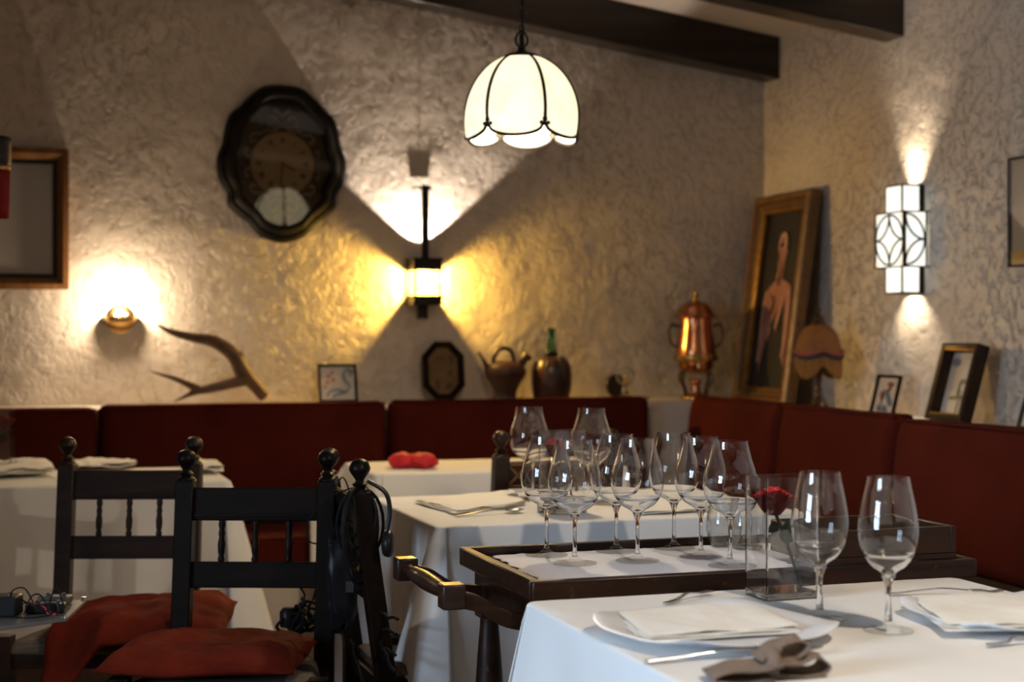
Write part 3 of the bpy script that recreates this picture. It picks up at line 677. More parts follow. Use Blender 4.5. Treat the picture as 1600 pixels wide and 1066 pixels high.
# ------------------------------------------------------------------ vases with roses
def vase(loc, rz, label, lab_rose):
    W_, D_, H_ = 0.096, 0.078, 0.198
    t = thing('glass_vase', label, 'vase', loc, rz, 'rectangular glass vases'); th = 0.004
    m = MB()
    def loop(hx_, hy_, z, r=0.004):
        L = []
        for sx, sy, a0 in ((1, -1, -PI/2), (1, 1, 0), (-1, 1, PI/2), (-1, -1, PI)):
            for k in range(4):
                a = a0+PI/2*k/3; L.append((sx*(hx_-r)+r*math.cos(a), sy*(hy_-r)+r*math.sin(a), z))
        return L
    loops = [loop(W_/2, D_/2, 0.0), loop(W_/2, D_/2, H_), loop(W_/2-th, D_/2-th, H_, 0.002), loop(W_/2-th, D_/2-th, 0.012, 0.002)]
    n = 16; vs = [p for L in loops for p in L]
    fs = [(a*n+i, a*n+(i+1) % n, (a+1)*n+(i+1) % n, (a+1)*n+i) for a in range(3) for i in range(n)]+[tuple(range(n)), tuple(range(3*n, 4*n))]
    m.add(vs, fs).build('body', 'crystal', t, angle=30)
    MB().box((0, 0, 0.0065), (W_-0.003, D_-0.003, 0.010)).build('thick_base', 'crystal', t, bevel=0.003)
    r = thing('rose', lab_rose, 'rose', loc, rz, 'red roses in the vases')
    st = cr([(0.036, 0.0, 0.015), (0.022, 0.002, 0.055), (0.004, 0.0, 0.10), (-0.012, -0.002, 0.135)], 5)
    MB().tube(st, 0.0030, 8).build('stem', 'stem_green', r)
    def leaf(base, dx, dz, L, wd, bend):
        def fn(a, b):
            s = a; ww = wd*math.sin(PI*min(1, s**0.75))*(1-0.2*s); q = (2*b-1)*ww
            nx, nz = -dz, dx
            return (base[0]+dx*L*s+nx*q, base[1]+bend*s*s*L+abs(2*b-1)*0.002, base[2]+dz*L*s+nz*q)
        return MB().grid(fn, 12, 6).build('leaf', 'leaf_green', r, solid=0.0006, angle=80)
    leaf((0.010, 0.0, 0.085), 0.10, 0.99, 0.042, 0.017, 0.1); leaf((-0.006, -0.001, 0.120), -0.8, -0.6, 0.025, 0.009, 0.2)
    # bloom: petals wrapped around a bud
    c = Vector((-0.016, -0.002, 0.155)); m = MB()
    for lay in range(5):
        R_ = 0.006+lay*0.0036; k = 3+lay
        for j in range(k):
            a0 = 2*PI*j/k+lay*0.7
            def fn(u, v):
                a = a0+(u-0.5)*2*PI/k*1.45; z = -0.020+v*(0.046-lay*0.0035)
                rr = R_*(0.45+0.75*math.sin(min(1, v*1.05)*PI*0.55))+0.004*lay*0.5*max(0, v-0.7)*6*0.5+0.0015*math.sin(u*PI)
                z -= 0.004*abs(2*u-1)**2*v
                return (c.x+rr*math.cos(a), c.y+rr*math.sin(a), c.z+z)
            m.grid(fn, 7, 7)
    m.build('bloom', 'rose_petal', r, solid=0.0006, angle=80)
    m = MB()
    for j in range(5):
        a = 2*PI*j/5; m.tube([(c.x, c.y, c.z-0.019), (c.x+0.012*math.cos(a), c.y+0.012*math.sin(a), c.z-0.012), (c.x+0.019*math.cos(a), c.y+0.019*math.sin(a), c.z-0.002)], [0.003, 0.003, 0.0006], 6, flat=0.4)
    m.build('calyx', 'leaf_green', r)
    return t, r
v1, r1 = vase((1.203, 2.267, 0.7515), 0, 'tall rectangular glass vase with a red rose on the nearest table', 'red rose with a slanting stem in the vase on the nearest table')
q = onZ(878, 800, 0.7515)
again(v1, q, math.radians(-18+33)-PI*0, 'rectangular glass vase with a red rose on the middle table'); again(r1, q, math.radians(15), 'red rose with dark leaves in the vase on the middle table')
q = onZ(-2, 738, 0.7515)
again(v1, q, math.radians(-15), 'rectangular glass vase cut by the left edge of the picture'); again(r1, q, math.radians(165), 'red rose in the vase at the left edge of the picture')

# ------------------------------------------------------------------ plates, napkins, cutlery
def plate(loc, rz, w, d, label, n=3.2, lift=0.016, group=None):
    m = MB(); rings = []; K = 72
    prof = [(0.0, 0.004), (0.3, 0.004), (0.62, 0.004), (0.72, 0.006), (0.88, 0.0105), (1.0, 0.015), (1.005, 0.0165), (0.995, 0.0172), (0.86, 0.0125), (0.70, 0.0085), (0.6, 0.0068), (0.3, 0.0068), (0.0, 0.0068)]
    prof = [(0.0, 0.0)]+[(0.58, 0.0), (0.60, 0.003)]+prof[3:]
    for s, z in prof:
        R = []
        for i in range(K):
            a = 2*PI*i/K; c, q = math.cos(a), math.sin(a)
            x = math.copysign(abs(c)**(2/n), c)*w/2*s; y = math.copysign(abs(q)**(2/n), q)*d/2*s
            cor = abs(math.sin(2*a))**3*lift*max(0, s-0.55)/0.45
            R.append(len(m.v)); m.v.append(Vector((x, y, z+cor*0.6)))
        rings.append(R)
    for A, B in zip(rings, rings[1:]):
        for i in range(K): m.f.append((A[i], A[(i+1) % K], B[(i+1) % K], B[i]))
    o = m.build('plate', 'porcelain', angle=60); o.location = loc; o.rotation_euler.z = rz
    bm = bmesh.new(); bm.from_mesh(o.data); bmesh.ops.remove_doubles(bm, verts=bm.verts, dist=0.0002); bmesh.ops.recalc_face_normals(bm, faces=bm.faces); bm.to_mesh(o.data); bm.free()
    return tag(o, label, 'plate', group)
plate((0.955, 2.000, 0.7515), math.radians(12), 0.318, 0.30, 'white squarish plate with raised corners left on the nearest table', 3.0, 0.014, 'white plates on the nearest table')
plate((1.425, 1.955, 0.7515), math.radians(-3), 0.285, 0.27, 'white squarish plate at the right edge of the nearest table', 4.2, 0.014, 'white plates on the nearest table')
def napkin(corners, z, label, layers=3, seed=0, mat='napkin_linen', group=None, h=0.003, crump=0.0030):
    A, B, C, D = [Vector((c[0], c[1], 0)) for c in corners]; ctr = (A+B+C+D)/4; t = thing('napkin', label, 'napkin', (ctr.x, ctr.y, z), 0, group); m = MB()
    for k in range(layers):
        sh = 1-0.02*k; off = Vector((0.003*k, 0.004*k, 0))
        for side in (0, 1):
            def fn(u, v):
                p = (A*(1-u)*(1-v)+B*u*(1-v)+C*u*v+D*(1-u)*v-ctr)*sh+off
                e = min(u, 1-u, v, 1-v); edge = min(1, e*18)**0.5
                n = noise.noise(Vector((p.x*13+seed+k, p.y*13, seed)))*crump+noise.noise(Vector((p.x*35+seed+k, p.y*35, seed)))*crump*0.4
                zz = k*h+h*0.5+(h*0.46*edge if side else -h*0.46*edge)+n*(0.4+0.6*(k+1)/layers)+crump
                p += Vector((noise.noise(Vector((p.y*22+k*3, seed, 0))), noise.noise(Vector((p.x*22+k*3, seed, 5))), 0))*0.004
                return (p.x, p.y, zz)
            m.grid(fn, 30, 18)
    m.build('folded_cloth', mat, t, angle=120); return t
napkin([onZ(1008, 1002, 0.765), onZ(1258, 986, 0.765), onZ(1165, 944, 0.765), onZ(955, 962, 0.765)], 0.7585, 'folded white napkin lying on the left plate of the nearest table', 3, 1.0, group='folded white napkins')
napkin([onZ(1478, 984, 0.765), (1.50, 1.80), onZ(1640, 930, 0.765), onZ(1410, 936, 0.765)], 0.7585, 'folded cream napkin lying on the plate at the right edge', 3, 4.0, group='folded white napkins')
napkin([onZ(712, 806, 0.752), onZ(822, 790, 0.752), onZ(800, 771, 0.752), onZ(645, 786, 0.752)], 0.7515, 'folded white napkin on the middle table beside a spoon', 3, 7.0, group='folded white napkins', crump=0.003)
napkin([onZ(-30, 752, 0.752), onZ(86, 744, 0.752), onZ(70, 730, 0.752), onZ(-20, 733, 0.752)], 0.7515, 'rumpled white napkin at the left end of the left table', 3, 9.0, group='folded white napkins', h=0.006, crump=0.012)
napkin([onZ(120, 737, 0.752), onZ(215, 734, 0.752), onZ(200, 727, 0.752), onZ(110, 728, 0.752)], 0.7515, 'rumpled white napkin behind the far left chair', 2, 12.0, group='folded white napkins', h=0.006, crump=0.012)
napkin([onZ(290, 742, 0.752), onZ(350, 741, 0.752), onZ(338, 729, 0.752), onZ(290, 730, 0.752)], 0.7515, 'rumpled white napkin at the right end of the left table', 2, 15.0, group='folded white napkins', h=0.006, crump=0.012)
napkin([onZ(1000, 806, 0.752), onZ(1110, 800, 0.752), onZ(1080, 785, 0.752), onZ(980, 788, 0.752)], 0.7515, 'folded white napkin at the right of the middle table behind the glasses', 2, 18.0, group='folded white napkins')

# taupe ribbon bow with loops
q = onZ(1200, 1060, 0.7515)
bow = thing('fabric_bow', 'taupe fabric bow lying below the left plate on the nearest table', 'napkin bow', (q.x, q.y, 0.7515), -YAW+0.12)
def band(pts, w0, mat, name):
    # ribbon: path in xz, width along y
    P = cr(pts, 6); m = MB()
    def fn(u, v):
        i = u*(len(P)-1); a = int(min(i, len(P)-2)); f = i-a; p = P[a].lerp(P[a+1], f)
        return (p.x, p.y+(v-0.5)*w0*(1+0.12*math.sin(u*9)), p.z+0.0012*math.sin(u*22+v*5))
    m.grid(fn, 60, 8); return m.build(name, mat, bow, solid=0.0022, angle=80)
band([(0.0, 0, 0.003), (-0.035, -0.004, 0.003), (-0.072, -0.012, 0.004), (-0.078, -0.012, 0.011), (-0.05, -0.006, 0.016), (-0.012, 0, 0.018), (0.01, 0, 0.020)], 0.065, 'taupe_fabric', 'loop')
band([(0.0, 0.012, 0.004), (0.04, 0.018, 0.003), (0.072, 0.022, 0.004), (0.080, 0.022, 0.014), (0.066, 0.020, 0.024), (0.045, 0.016, 0.020), (0.02, 0.010, 0.020), (0.0, 0.006, 0.019)], 0.055, 'taupe_fabric', 'loop')
band([(0.02, 0.03, 0.012), (0.040, 0.034, 0.022), (0.058, 0.036, 0.034), (0.046, 0.036, 0.043), (0.020, 0.03, 0.036), (0.0, 0.02, 0.028), (-0.012, 0.01, 0.024)], 0.050, 'taupe_fabric', 'loop')
MB().tube([(-0.002, -0.022, 0.012), (0.004, -0.008, 0.027), (0.006, 0.008, 0.031), (0.002, 0.026, 0.018)], 0.010, 10, flat=0.5).build('knot', 'taupe_fabric', bow, angle=80)

def spoon(p0, p1, z, label, cat='spoon', group=None):
    """handle end p0, bowl tip p1"""
    a = Vector((p0[0], p0[1], 0)); b = Vector((p1[0], p1[1], 0)); L = (b-a).length; rz = math.atan2(b.y-a.y, b.x-a.x)
    t = thing('spoon' if cat == 'spoon' else cat, label, cat, (a.x, a.y, z), rz, group)
    pts = [(0, 0, 0.002), (0.03, 0, 0.0035), (L*0.45, 0, 0.010), (L*0.68, 0, 0.007), (L*0.74, 0, 0.006)]
    m = MB()
    P = cr(pts, 5); wds = lerp_list([0.0055, 0.0050, 0.0032, 0.0024, 0.005], 5)
    def fn(u, v):
        i = u*(len(P)-1); k = int(min(i, len(P)-2)); f = i-k; p = P[k].lerp(P[k+1], f); w_ = wds[k]+(wds[k+1]-wds[k])*f
        return (p.x, (v-0.5)*2*w_, p.z)
    m.grid(fn, 24, 4).build('handle', 'steel', t, solid=0.0018)
    m = MB(); cxx = L*0.865; la = L*0.135
    if cat == 'spoon':
        def fn(u, v):
            aa = 2*PI*u; r = v; x = la*math.cos(aa)*r; y = 0.019*math.sin(aa)*r*(1-0.12*math.cos(aa)); return (cxx+x, y, 0.0075-0.006*(1-r*r))
        m.grid(fn, 28, 6, closeu=True).build('bowl', 'steel', t, solid=0.0012)
    elif cat == 'fork':
        m.box((L*0.78, 0, 0.006), (L*0.09, 0.018, 0.0018))
        for k in range(4): m.tube([(L*0.82, -0.0075+k*0.005, 0.006), (L*0.91, -0.0078+k*0.0052, 0.003), (L, -0.0075+k*0.005, 0.006)], 0.0013, 6)
        m.build('tines', 'steel', t)
    else:
        m.prism([(L*0.72, -0.006), (L*0.97, -0.009), (L, 0.0), (L*0.97, 0.006), (L*0.72, 0.006)], -0.0008, 0.0008, m=Matrix(((1, 0, 0), (0, 0, 1), (0, 1, 0))), c=(0, 0, 0.0055)).build('blade', 'steel', t)
    return t
spoon(onZ(712, 808, 0.752)[:2], onZ(818, 800, 0.752)[:2], 0.7525, 'steel spoon beside the napkin on the middle table')
spoon(onZ(1010, 1036, 0.752)[:2], onZ(1285, 1019, 0.752)[:2], 0.7525, 'steel spoon lying in front of the left plate on the nearest table')
spoon(onZ(1040, 945, 0.752)[:2], (1.10, 2.318), 0.7525, 'steel knife lying behind the left plate on the nearest table', 'knife')
spoon((1.37, 2.22), (1.56, 2.17), 0.7525, 'steel fork lying behind the right plate on the nearest table', 'fork')
spoon(onZ(1543, 1010, 0.752)[:2], onZ(1640, 1003, 0.752)[:2], 0.7525, 'steel fork in front of the right plate on the nearest table', 'fork')
spoon(onZ(1230, 884, TZ)[:2], onZ(1368, 880, TZ)[:2], TZ+0.002, 'steel spoon on the trolley paper left of the wooden box')

# crumpled red cloth on the far table
q = onZ(650, 733, 0.7515); m = MB()
for (ox, oy, sx, sy, sz, sd) in ((-0.035, 0.0, 0.044, 0.05, 0.046, 1), (0.030, 0.0, 0.050, 0.05, 0.044, 5), (0.0, 0.02, 0.03, 0.03, 0.036, 9)):
    def fn(u, v):
        a = 2*PI*u; b = PI*v; d = 1+0.16*noise.noise(Vector((math.cos(a)*2.2*math.sin(b)+sd, math.sin(a)*2.2*math.sin(b), math.cos(b)*2)))+0.05*math.sin(a*7+sd)*math.sin(b)
        return (ox+sx*d*math.sin(b)*math.cos(a), oy+sy*d*math.sin(b)*math.sin(a), max(0.0, 0.022+sz*0.62*d*math.cos(b)))
    m.grid(fn, 40, 20, closeu=True)
o = m.build('folded_napkin', 'scarlet_fabric', angle=120); o.location = (q.x, q.y+0.04, 0.7515); o.rotation_euler.z = -YAW
tag(o, 'bunched scarlet napkin on the far table', 'napkin')

# ------------------------------------------------------------------ picture frames
def rect(w, h): return [(-w/2, 0), (w/2, 0), (w/2, h), (-w/2, h)]
def frame(name, label, cat, loc, rz, w, h, bw, depth, mat, lean=0, group=None, inner_mat=None, back='black_plastic', steps=None):
    """front faces local -y; bottom edge on the origin"""
    t = thing(name, label, cat, loc, rz, group, rx=lean); m = MB()
    o1 = rect(w, h)
    prof = steps or [(0, 0), (0, -depth), (bw*0.35, -depth*1.05), (bw*0.5, -depth*0.85), (bw*0.8, -depth*0.8), (bw, -depth*0.6), (bw, 0)]
    m.ringprism(o1, prof); m.build('frame', mat, t, angle=25)
    MB().box((0, -0.002, h/2), (w-bw*1.2, 0.004, h-bw*1.2)).build('backing', back, t, smooth=False)
    return t
def art(t, shapes, mat, name='motif', y=-0.006):
    m = MB()
    for k, s in enumerate(shapes):
        if isinstance(s, dict): s['m'].build(name, mat, t, smooth=False); continue
        m.prism(s, y-0.0004*(k+1), y+0.001)
    return m.build(name, mat, t, smooth=False) if m.v else None
def arts(t, groups, mat, name, y):
    for g in groups: art(t, g, mat, name, y)
def blob(cx, cz, rx, rz, n=16, a0=0): return [(cx+rx*math.cos(a0)*math.cos(2*PI*i/n)-rz*math.sin(a0)*math.sin(2*PI*i/n), cz+rx*math.sin(a0)*math.cos(2*PI*i/n)+rz*math.cos(a0)*math.sin(2*PI*i/n)) for i in range(n)]
def stroke(pts, w):
    """thin bars along a curve, one quad per piece"""
    P = cr([(a, b, 0) for a, b in pts], 6); out = []
    for a, b in zip(P, P[1:]):
        d = (b-a); 
        if d.length < 1e-6: continue
        d.normalize(); n = Vector((-d.y, d.x, 0))*w/2; a2 = a-d*w*0.1; b2 = b+d*w*0.1
        out.append([(a2-n)[:2], (b2-n)[:2], (b2+n)[:2], (a2+n)[:2]])
    return out

# mirror at the left edge
q = onY(107, 453, YB)
t = frame('framed_mirror', 'wood-framed wall mirror cut off by the left edge', 'mirror', (q.x-0.27, YB-0.004, q.z), 0, 0.54, 0.525, 0.058, 0.035, 'frame_wood', steps=[(0, 0), (0, -0.035), (0.020, -0.040), (0.030, -0.036), (0.040, -0.030), (0.042, -0.016), (0.058, -0.014), (0.058, 0)])
MB().ringprism([(-0.54/2+0.04, 0.04), (0.54/2-0.04, 0.04), (0.54/2-0.04, 0.485), (-0.54/2+0.04, 0.485)], [(0, -0.017), (0.018, -0.017), (0.018, -0.012), (0, -0.012)]).build('inner_slip', 'ink', t, angle=20)
MB().box((0, -0.010, 0.2625), (0.54-0.09, 0.003, 0.525-0.09)).build('mirror_glass', 'slate_mirror', t, smooth=False)

# blue and red tile on the back ledge
def ledgeY(px, z=LZ, Y=5.85): return onY(px, 600, Y).x
t = frame('tile_picture', 'small framed tile with a blue scroll and red flowers between antler and lantern', 'tile picture', (ledgeY(533), 5.90, LZ+0.002), 0, 0.152, 0.152, 0.010, 0.014, 'dark_wood', lean=-0.25, back='tile_white')
art(t, stroke([(-0.045, 0.025), (-0.03, 0.045), (0.0, 0.05), (0.03, 0.04), (0.045, 0.065), (0.030, 0.085), (0.022, 0.11), (0.035, 0.13), (0.055, 0.122), (0.052, 0.108)], 0.008)+stroke([(-0.02, 0.02), (0.0, 0.032), (0.03, 0.04)], 0.005), 'tile_blue')
art(t, [blob(-0.035, 0.105, 0.010, 0.008), blob(-0.018, 0.09, 0.008, 0.010), blob(-0.04, 0.08, 0.007, 0.007), blob(-0.02, 0.118, 0.006, 0.007), blob(-0.05, 0.06, 0.006, 0.005)], 'tile_red', 'flower')

# painting leaning in the corner
PW, PH = 0.485, 0.880
t = frame('painting', 'tall gilt-framed painting of a slender figure leaning in the corner', 'painting', (2.955, 5.700, RZ+0.002), -PI/2, PW, PH, 0.075, 0.05, 'gilt_dark', lean=-0.135, back='canvas_dark',
          steps=[(0, 0), (0, -0.042), (0.014, -0.052), (0.030, -0.050), (0.036, -0.040), (0.052, -0.036), (0.060, -0.030), (0.075, -0.014), (0.075, 0)])
m = MB(); m.ringprism(rect(PW, PH), [(0.004, -0.044), (0.012, -0.054), (0.026, -0.054), (0.030, -0.046)]); m.ringprism([(x*0.72, 0.058+z*0.866) for x, z in rect(PW, PH)], [(0, -0.026), (0.004, -0.034), (0.012, -0.030), (0.014, -0.018)])
m.build('gilt_beading', 'gilt', t, angle=25)
sc = lambda pts: [(x, z) for x, z in pts]
art(t, [blob(0.0, 0.665, 0.042, 0.050), [(-0.022, 0.52), (0.018, 0.52), (0.024, 0.60), (0.034, 0.64), (-0.030, 0.64), (-0.026, 0.60)],
        [(-0.020, 0.53), (-0.100, 0.485), (-0.118, 0.44), (-0.122, 0.30), (-0.112, 0.20), (-0.100, 0.135), (-0.086, 0.20), (-0.060, 0.30), (-0.055, 0.40), (-0.030, 0.44), (-0.005, 0.42), (0.02, 0.45)],
        [(0.015, 0.53), (0.095, 0.50), (0.110, 0.45), (0.122, 0.33), (0.124, 0.24), (0.108, 0.16), (0.090, 0.22), (0.078, 0.32), (0.068, 0.42), (0.03, 0.46)],
        [(0.03, 0.46), (0.07, 0.44), (0.05, 0.40), (0.03, 0.34), (0.018, 0.30), (0.004, 0.33), (0.008, 0.40)],
        [(-0.01, 0.53), (0.02, 0.53), (0.03, 0.45), (-0.02, 0.36), (-0.05, 0.26), (-0.062, 0.30), (-0.035, 0.42)]], 'flesh_paint', 'figure', y=-0.007)
arts(t, [stroke([(-0.10, 0.475), (-0.112, 0.40), (-0.105, 0.28), (-0.10, 0.18)], 0.014), stroke([(0.095, 0.48), (0.11, 0.40), (0.112, 0.28), (0.106, 0.20)], 0.014), stroke([(-0.02, 0.60), (-0.01, 0.56), (-0.018, 0.53)], 0.012), stroke([(0.025, 0.45), (0.05, 0.44), (0.04, 0.38), (0.02, 0.32)], 0.011), stroke([(-0.03, 0.65), (-0.02, 0.70), (0.01, 0.712), (0.03, 0.69), (0.032, 0.65)], 0.018)], 'flesh_light', 'highlight', -0.0105)
arts(t, [stroke([(-0.02, 0.66), (-0.002, 0.675), (0.016, 0.66)], 0.007), stroke([(-0.05, 0.46), (-0.02, 0.43), (-0.03, 0.38)], 0.007), stroke([(0.0, 0.60), (0.008, 0.56), (0.005, 0.50)], 0.006)], 'umber_paint', 'dark_stroke', -0.016)

# small frames on the right ledge
qy = lambda px, X=2.93: onX(px, 600, X).y
t = frame('tile_picture', 'small framed tile between the fringed lamp and the brown box frame', 'tile picture', (2.965, (qy(1346)+qy(1386))/2, RZ+0.002), -PI/2, 0.150, 0.150, 0.010, 0.014, 'dark_wood', lean=-0.25, back='tile_white')
art(t, stroke([(-0.045, 0.03), (-0.02, 0.05), (-0.03, 0.08), (0.0, 0.09), (0.02, 0.07), (0.045, 0.04)], 0.008)+stroke([(-0.02, 0.02), (0.0, 0.035), (0.02, 0.02)], 0.008), 'tile_blue')
art(t, stroke([(0.0, 0.12), (0.02, 0.10), (-0.01, 0.085), (-0.02, 0.06)], 0.009)+[blob(0.02, 0.115, 0.012, 0.009)], 'tile_red', 'flower')
t = frame('box_frame', 'deep brown box-framed picture on the right ledge', 'framed picture', (2.955, (qy(1452)+qy(1506))/2, RZ+0.002), -PI/2, 0.205, 0.262, 0.022, 0.045, 'brown_wood', lean=-0.28, back='ivory_mat',
          steps=[(0, 0), (0, -0.045), (0.008, -0.048), (0.018, -0.045), (0.022, -0.035), (0.022, 0)])
m = MB(); m.ringprism([(x*0.86, 0.0185+z*0.86) for x, z in rect(0.205, 0.262)], [(0, -0.040), (0.001, -0.043), (0.005, -0.042), (0.006, -0.034)]); m.build('gilt_slip', 'gilt', t, angle=25)
art(t, [[(-0.075, 0.04), (0.0, 0.03), (0.01, 0.10), (-0.075, 0.11)], [(-0.02, 0.11), (0.075, 0.105), (0.075, 0.20), (0.0, 0.215)]], 'tile_white', 'print', y=-0.007)
art(t, [[(-0.04, 0.075), (0.03, 0.08), (0.03, 0.092), (-0.04, 0.088)], [(0.0, 0.13), (0.065, 0.135), (0.065, 0.15), (0.0, 0.147)], [(-0.005, 0.085), (0.004, 0.085), (0.006, 0.14), (-0.003, 0.14)]], 'olive_paint', 'print_line', y=-0.010)
art(t, [blob(-0.05, 0.205, 0.018, 0.014)], 'tile_blue', 'print_mark', y=-0.010)
t = frame('picture_frame', 'thin black framed picture leaning at the right edge of the ledge', 'framed picture', (2.965, qy(1578)-0.11, RZ+0.002), -PI/2, 0.22, 0.245, 0.008, 0.014, 'ink', lean=-0.30, back='ivory_mat')
art(t, stroke([(-0.08, 0.02), (-0.075, 0.035), (-0.06, 0.03), (-0.05, 0.015)], 0.004)+stroke([(-0.03, 0.15), (0.02, 0.12), (0.06, 0.16)], 0.004), 'ink', 'drawing')
q = onX(1582, 418, XR)
t = frame('wall_picture', 'thin black framed picture hanging at the right edge above the ledge', 'framed picture', (XR-0.004, q.y-0.14, q.z), -PI/2, 0.28, 0.355, 0.007, 0.016, 'ink', back='ivory_mat')
art(t, [[(-0.12, 0.02), (0.12, 0.02), (0.12, 0.05), (-0.12, 0.05)]], 'amber_reflection', 'reflection_strip')  # warm reflection along the picture's bottom, painted as a flat strip
MB().box((0, -0.013, 0.1775), (0.262, 0.002, 0.337)).build('glass', 'picture_glass', t, smooth=False)

# octagonal plaque leaning on the wall
t = thing('octagonal_plaque', 'dark octagonal wooden plaque painted ochre, left of the jug', 'plaque', (ledgeY(702), 5.93, LZ+0.003), 0, rx=-0.16)
w_, h_, cxx = 0.086, 0.237, 0.052
oc = [(-w_+cxx, 0), (w_-cxx, 0), (w_, cxx*1.1), (w_, h_-cxx*1.1), (w_-cxx, h_), (-w_+cxx, h_), (-w_, h_-cxx*1.1), (-w_, cxx*1.1)]
m = MB(); m.ringprism(oc, [(0, 0), (0, -0.020), (0.008, -0.026), (0.022, -0.016), (0.026, -0.010), (0.026, 0)]); m.build('frame', 'dark_wood', t, angle=25)
oi = [(x*0.74, h_/2+(z-h_/2)*0.84) for x, z in oc]
MB().prism(oi, -0.010, 0.0).build('panel', 'ochre_paint', t, smooth=False)
art(t, [blob(0.034, 0.165, 0.006, 0.022), blob(-0.026, 0.065, 0.007, 0.022), blob(0.028, 0.110, 0.009, 0.010), blob(0.022, 0.056, 0.018, 0.010, a0=0.5)]+stroke([(-0.03, 0.17), (0.01, 0.172)], 0.004), 'umber_paint', 'motif', y=-0.012)

# clay jug with loop handle and two spouts
J = thing('clay_jug', 'brown glazed clay jug with hoop handle and two spouts', 'jug', (ledgeY(788), 5.84, LZ), 0)
MB().lathe(smooth_prof([(0, 0), (0.046, 0), (0.050, 0.004), (0.045, 0.018), (0.047, 0.040), (0.060, 0.070), (0.078, 0.098), (0.084, 0.118), (0.080, 0.134), (0.066, 0.148), (0.046, 0.158), (0.020, 0.163), (0, 0.165)], 5)[1:], n=36).lathe([(0.0835, 0.117), (0.086, 0.121), (0.0825, 0.126)], n=36).build('body', 'jug_clay', J, angle=60)
MB().tube(cr([(-0.050, 0, 0.150), (-0.045, 0, 0.180), (-0.025, 0, 0.207), (0.004, 0, 0.212), (0.028, 0, 0.196), (0.038, 0, 0.155)], 6), 0.0085, 10).build('handle', 'jug_clay', J)
MB().tube(cr([(-0.070, 0, 0.128), (-0.082, 0, 0.150), (-0.094, 0, 0.172), (-0.112, 0, 0.198)], 5), lerp_list([0.013, 0.010, 0.006, 0.0045], 5), 12).build('spout', 'jug_clay', J)
MB().tube(cr([(0.058, 0, 0.140), (0.074, 0, 0.155), (0.082, 0, 0.172), (0.092, 0, 0.182)], 5), lerp_list([0.020, 0.015, 0.018, 0.024], 5), 14).tube([(0.090, 0, 0.186), (0.112, 0, 0.170)], [0.010, 0.004], 8).build('filling_mouth', 'jug_clay', J)

# leather-covered bottle
Bt = thing('covered_bottle', 'green glass bottle cased in dark leather, right of the jug', 'bottle', (ledgeY(860), 5.84, LZ), 0)
MB().lathe(smooth_prof([(0, 0), (0.066, 0), (0.071, 0.006), (0.078, 0.05), (0.0815, 0.10), (0.078, 0.135), (0.064, 0.165), (0.046, 0.178), (0.030, 0.180)], 5), n=32).build('leather_case', 'leather', Bt, angle=60)
m = MB()
for k in range(8):
    a = 2*PI*k/8+0.2; m.tube([((r+0.001)*math.cos(a), (r+0.001)*math.sin(a), z) for r, z in smooth_prof([(0.071, 0.006), (0.078, 0.05), (0.0815, 0.10), (0.078, 0.135), (0.064, 0.165), (0.046, 0.178)], 4)], 0.002, 6)
m.build('seam', 'leather', Bt)
MB().lathe(smooth_prof([(0.040, 0.170), (0.030, 0.186), (0.021, 0.205), (0.016, 0.235), (0.014, 0.270), (0.0165, 0.274), (0.0165, 0.286), (0.014, 0.290), (0.010, 0.290), (0.010, 0.25)], 3), n=24).build('neck', 'green_glass', Bt, angle=50)

# clear glass bulb on a foot
Gb = thing('glass_bulb', 'clear glass globe on a small glass foot beside a dark disc', 'glass globe', (ledgeY(974), 5.83, LZ), 0)
MB().lathe(smooth_prof([(0, 0), (0.030, 0.0), (0.034, 0.006), (0.030, 0.014), (0.016, 0.022), (0.013, 0.030), (0.016, 0.036), (0.012, 0.046), (0.012, 0.058)], 4), n=24).build('foot', 'crystal', Gb, angle=60)
m = MB(); R0 = 0.040; pr = [(R0*math.sin(a), 0.098-R0*math.cos(a)) for a in [PI*(0.08+0.92*k/16) for k in range(17)]]; pr[-1] = (0, 0.138)
pi_ = [(max(r-0.002, 0), 0.098+(z-0.098)*0.95) for r, z in pr]; pi_.reverse()
m.lathe(pr+pi_[:], n=28); m.build('globe', 'clear_glass', Gb, angle=70)
MB().tube([(0, 0, 0.058), (0.0, 0, 0.08), (0.004, 0, 0.105)], [0.008, 0.006, 0.003], 8).build('inner_post', 'brass', Gb)
Pd = thing('wooden_disc', 'small dark round wooden disc standing behind the glass globe', 'disc', (ledgeY(968, Y=5.93), 5.955, LZ+0.001), 0, rx=-0.12)
MB().lathe([(0, -0.006), (0.046, -0.006), (0.050, 0), (0.046, 0.006), (0, 0.006)], (0, 0, 0.052), 28, m=Matrix.Rotation(PI/2, 3, 'X')).box((0, 0, 0.006), (0.03, 0.010, 0.012)).build('disc', 'brown_wood', Pd)
MB().ringprism([(0.046*math.cos(2*PI*i/28), 0.052+0.046*math.sin(2*PI*i/28)) for i in range(28)], [(0, -0.006), (0, -0.010), (0.006, -0.010), (0.006, -0.006)]).build('rim', 'brown_wood', Pd)

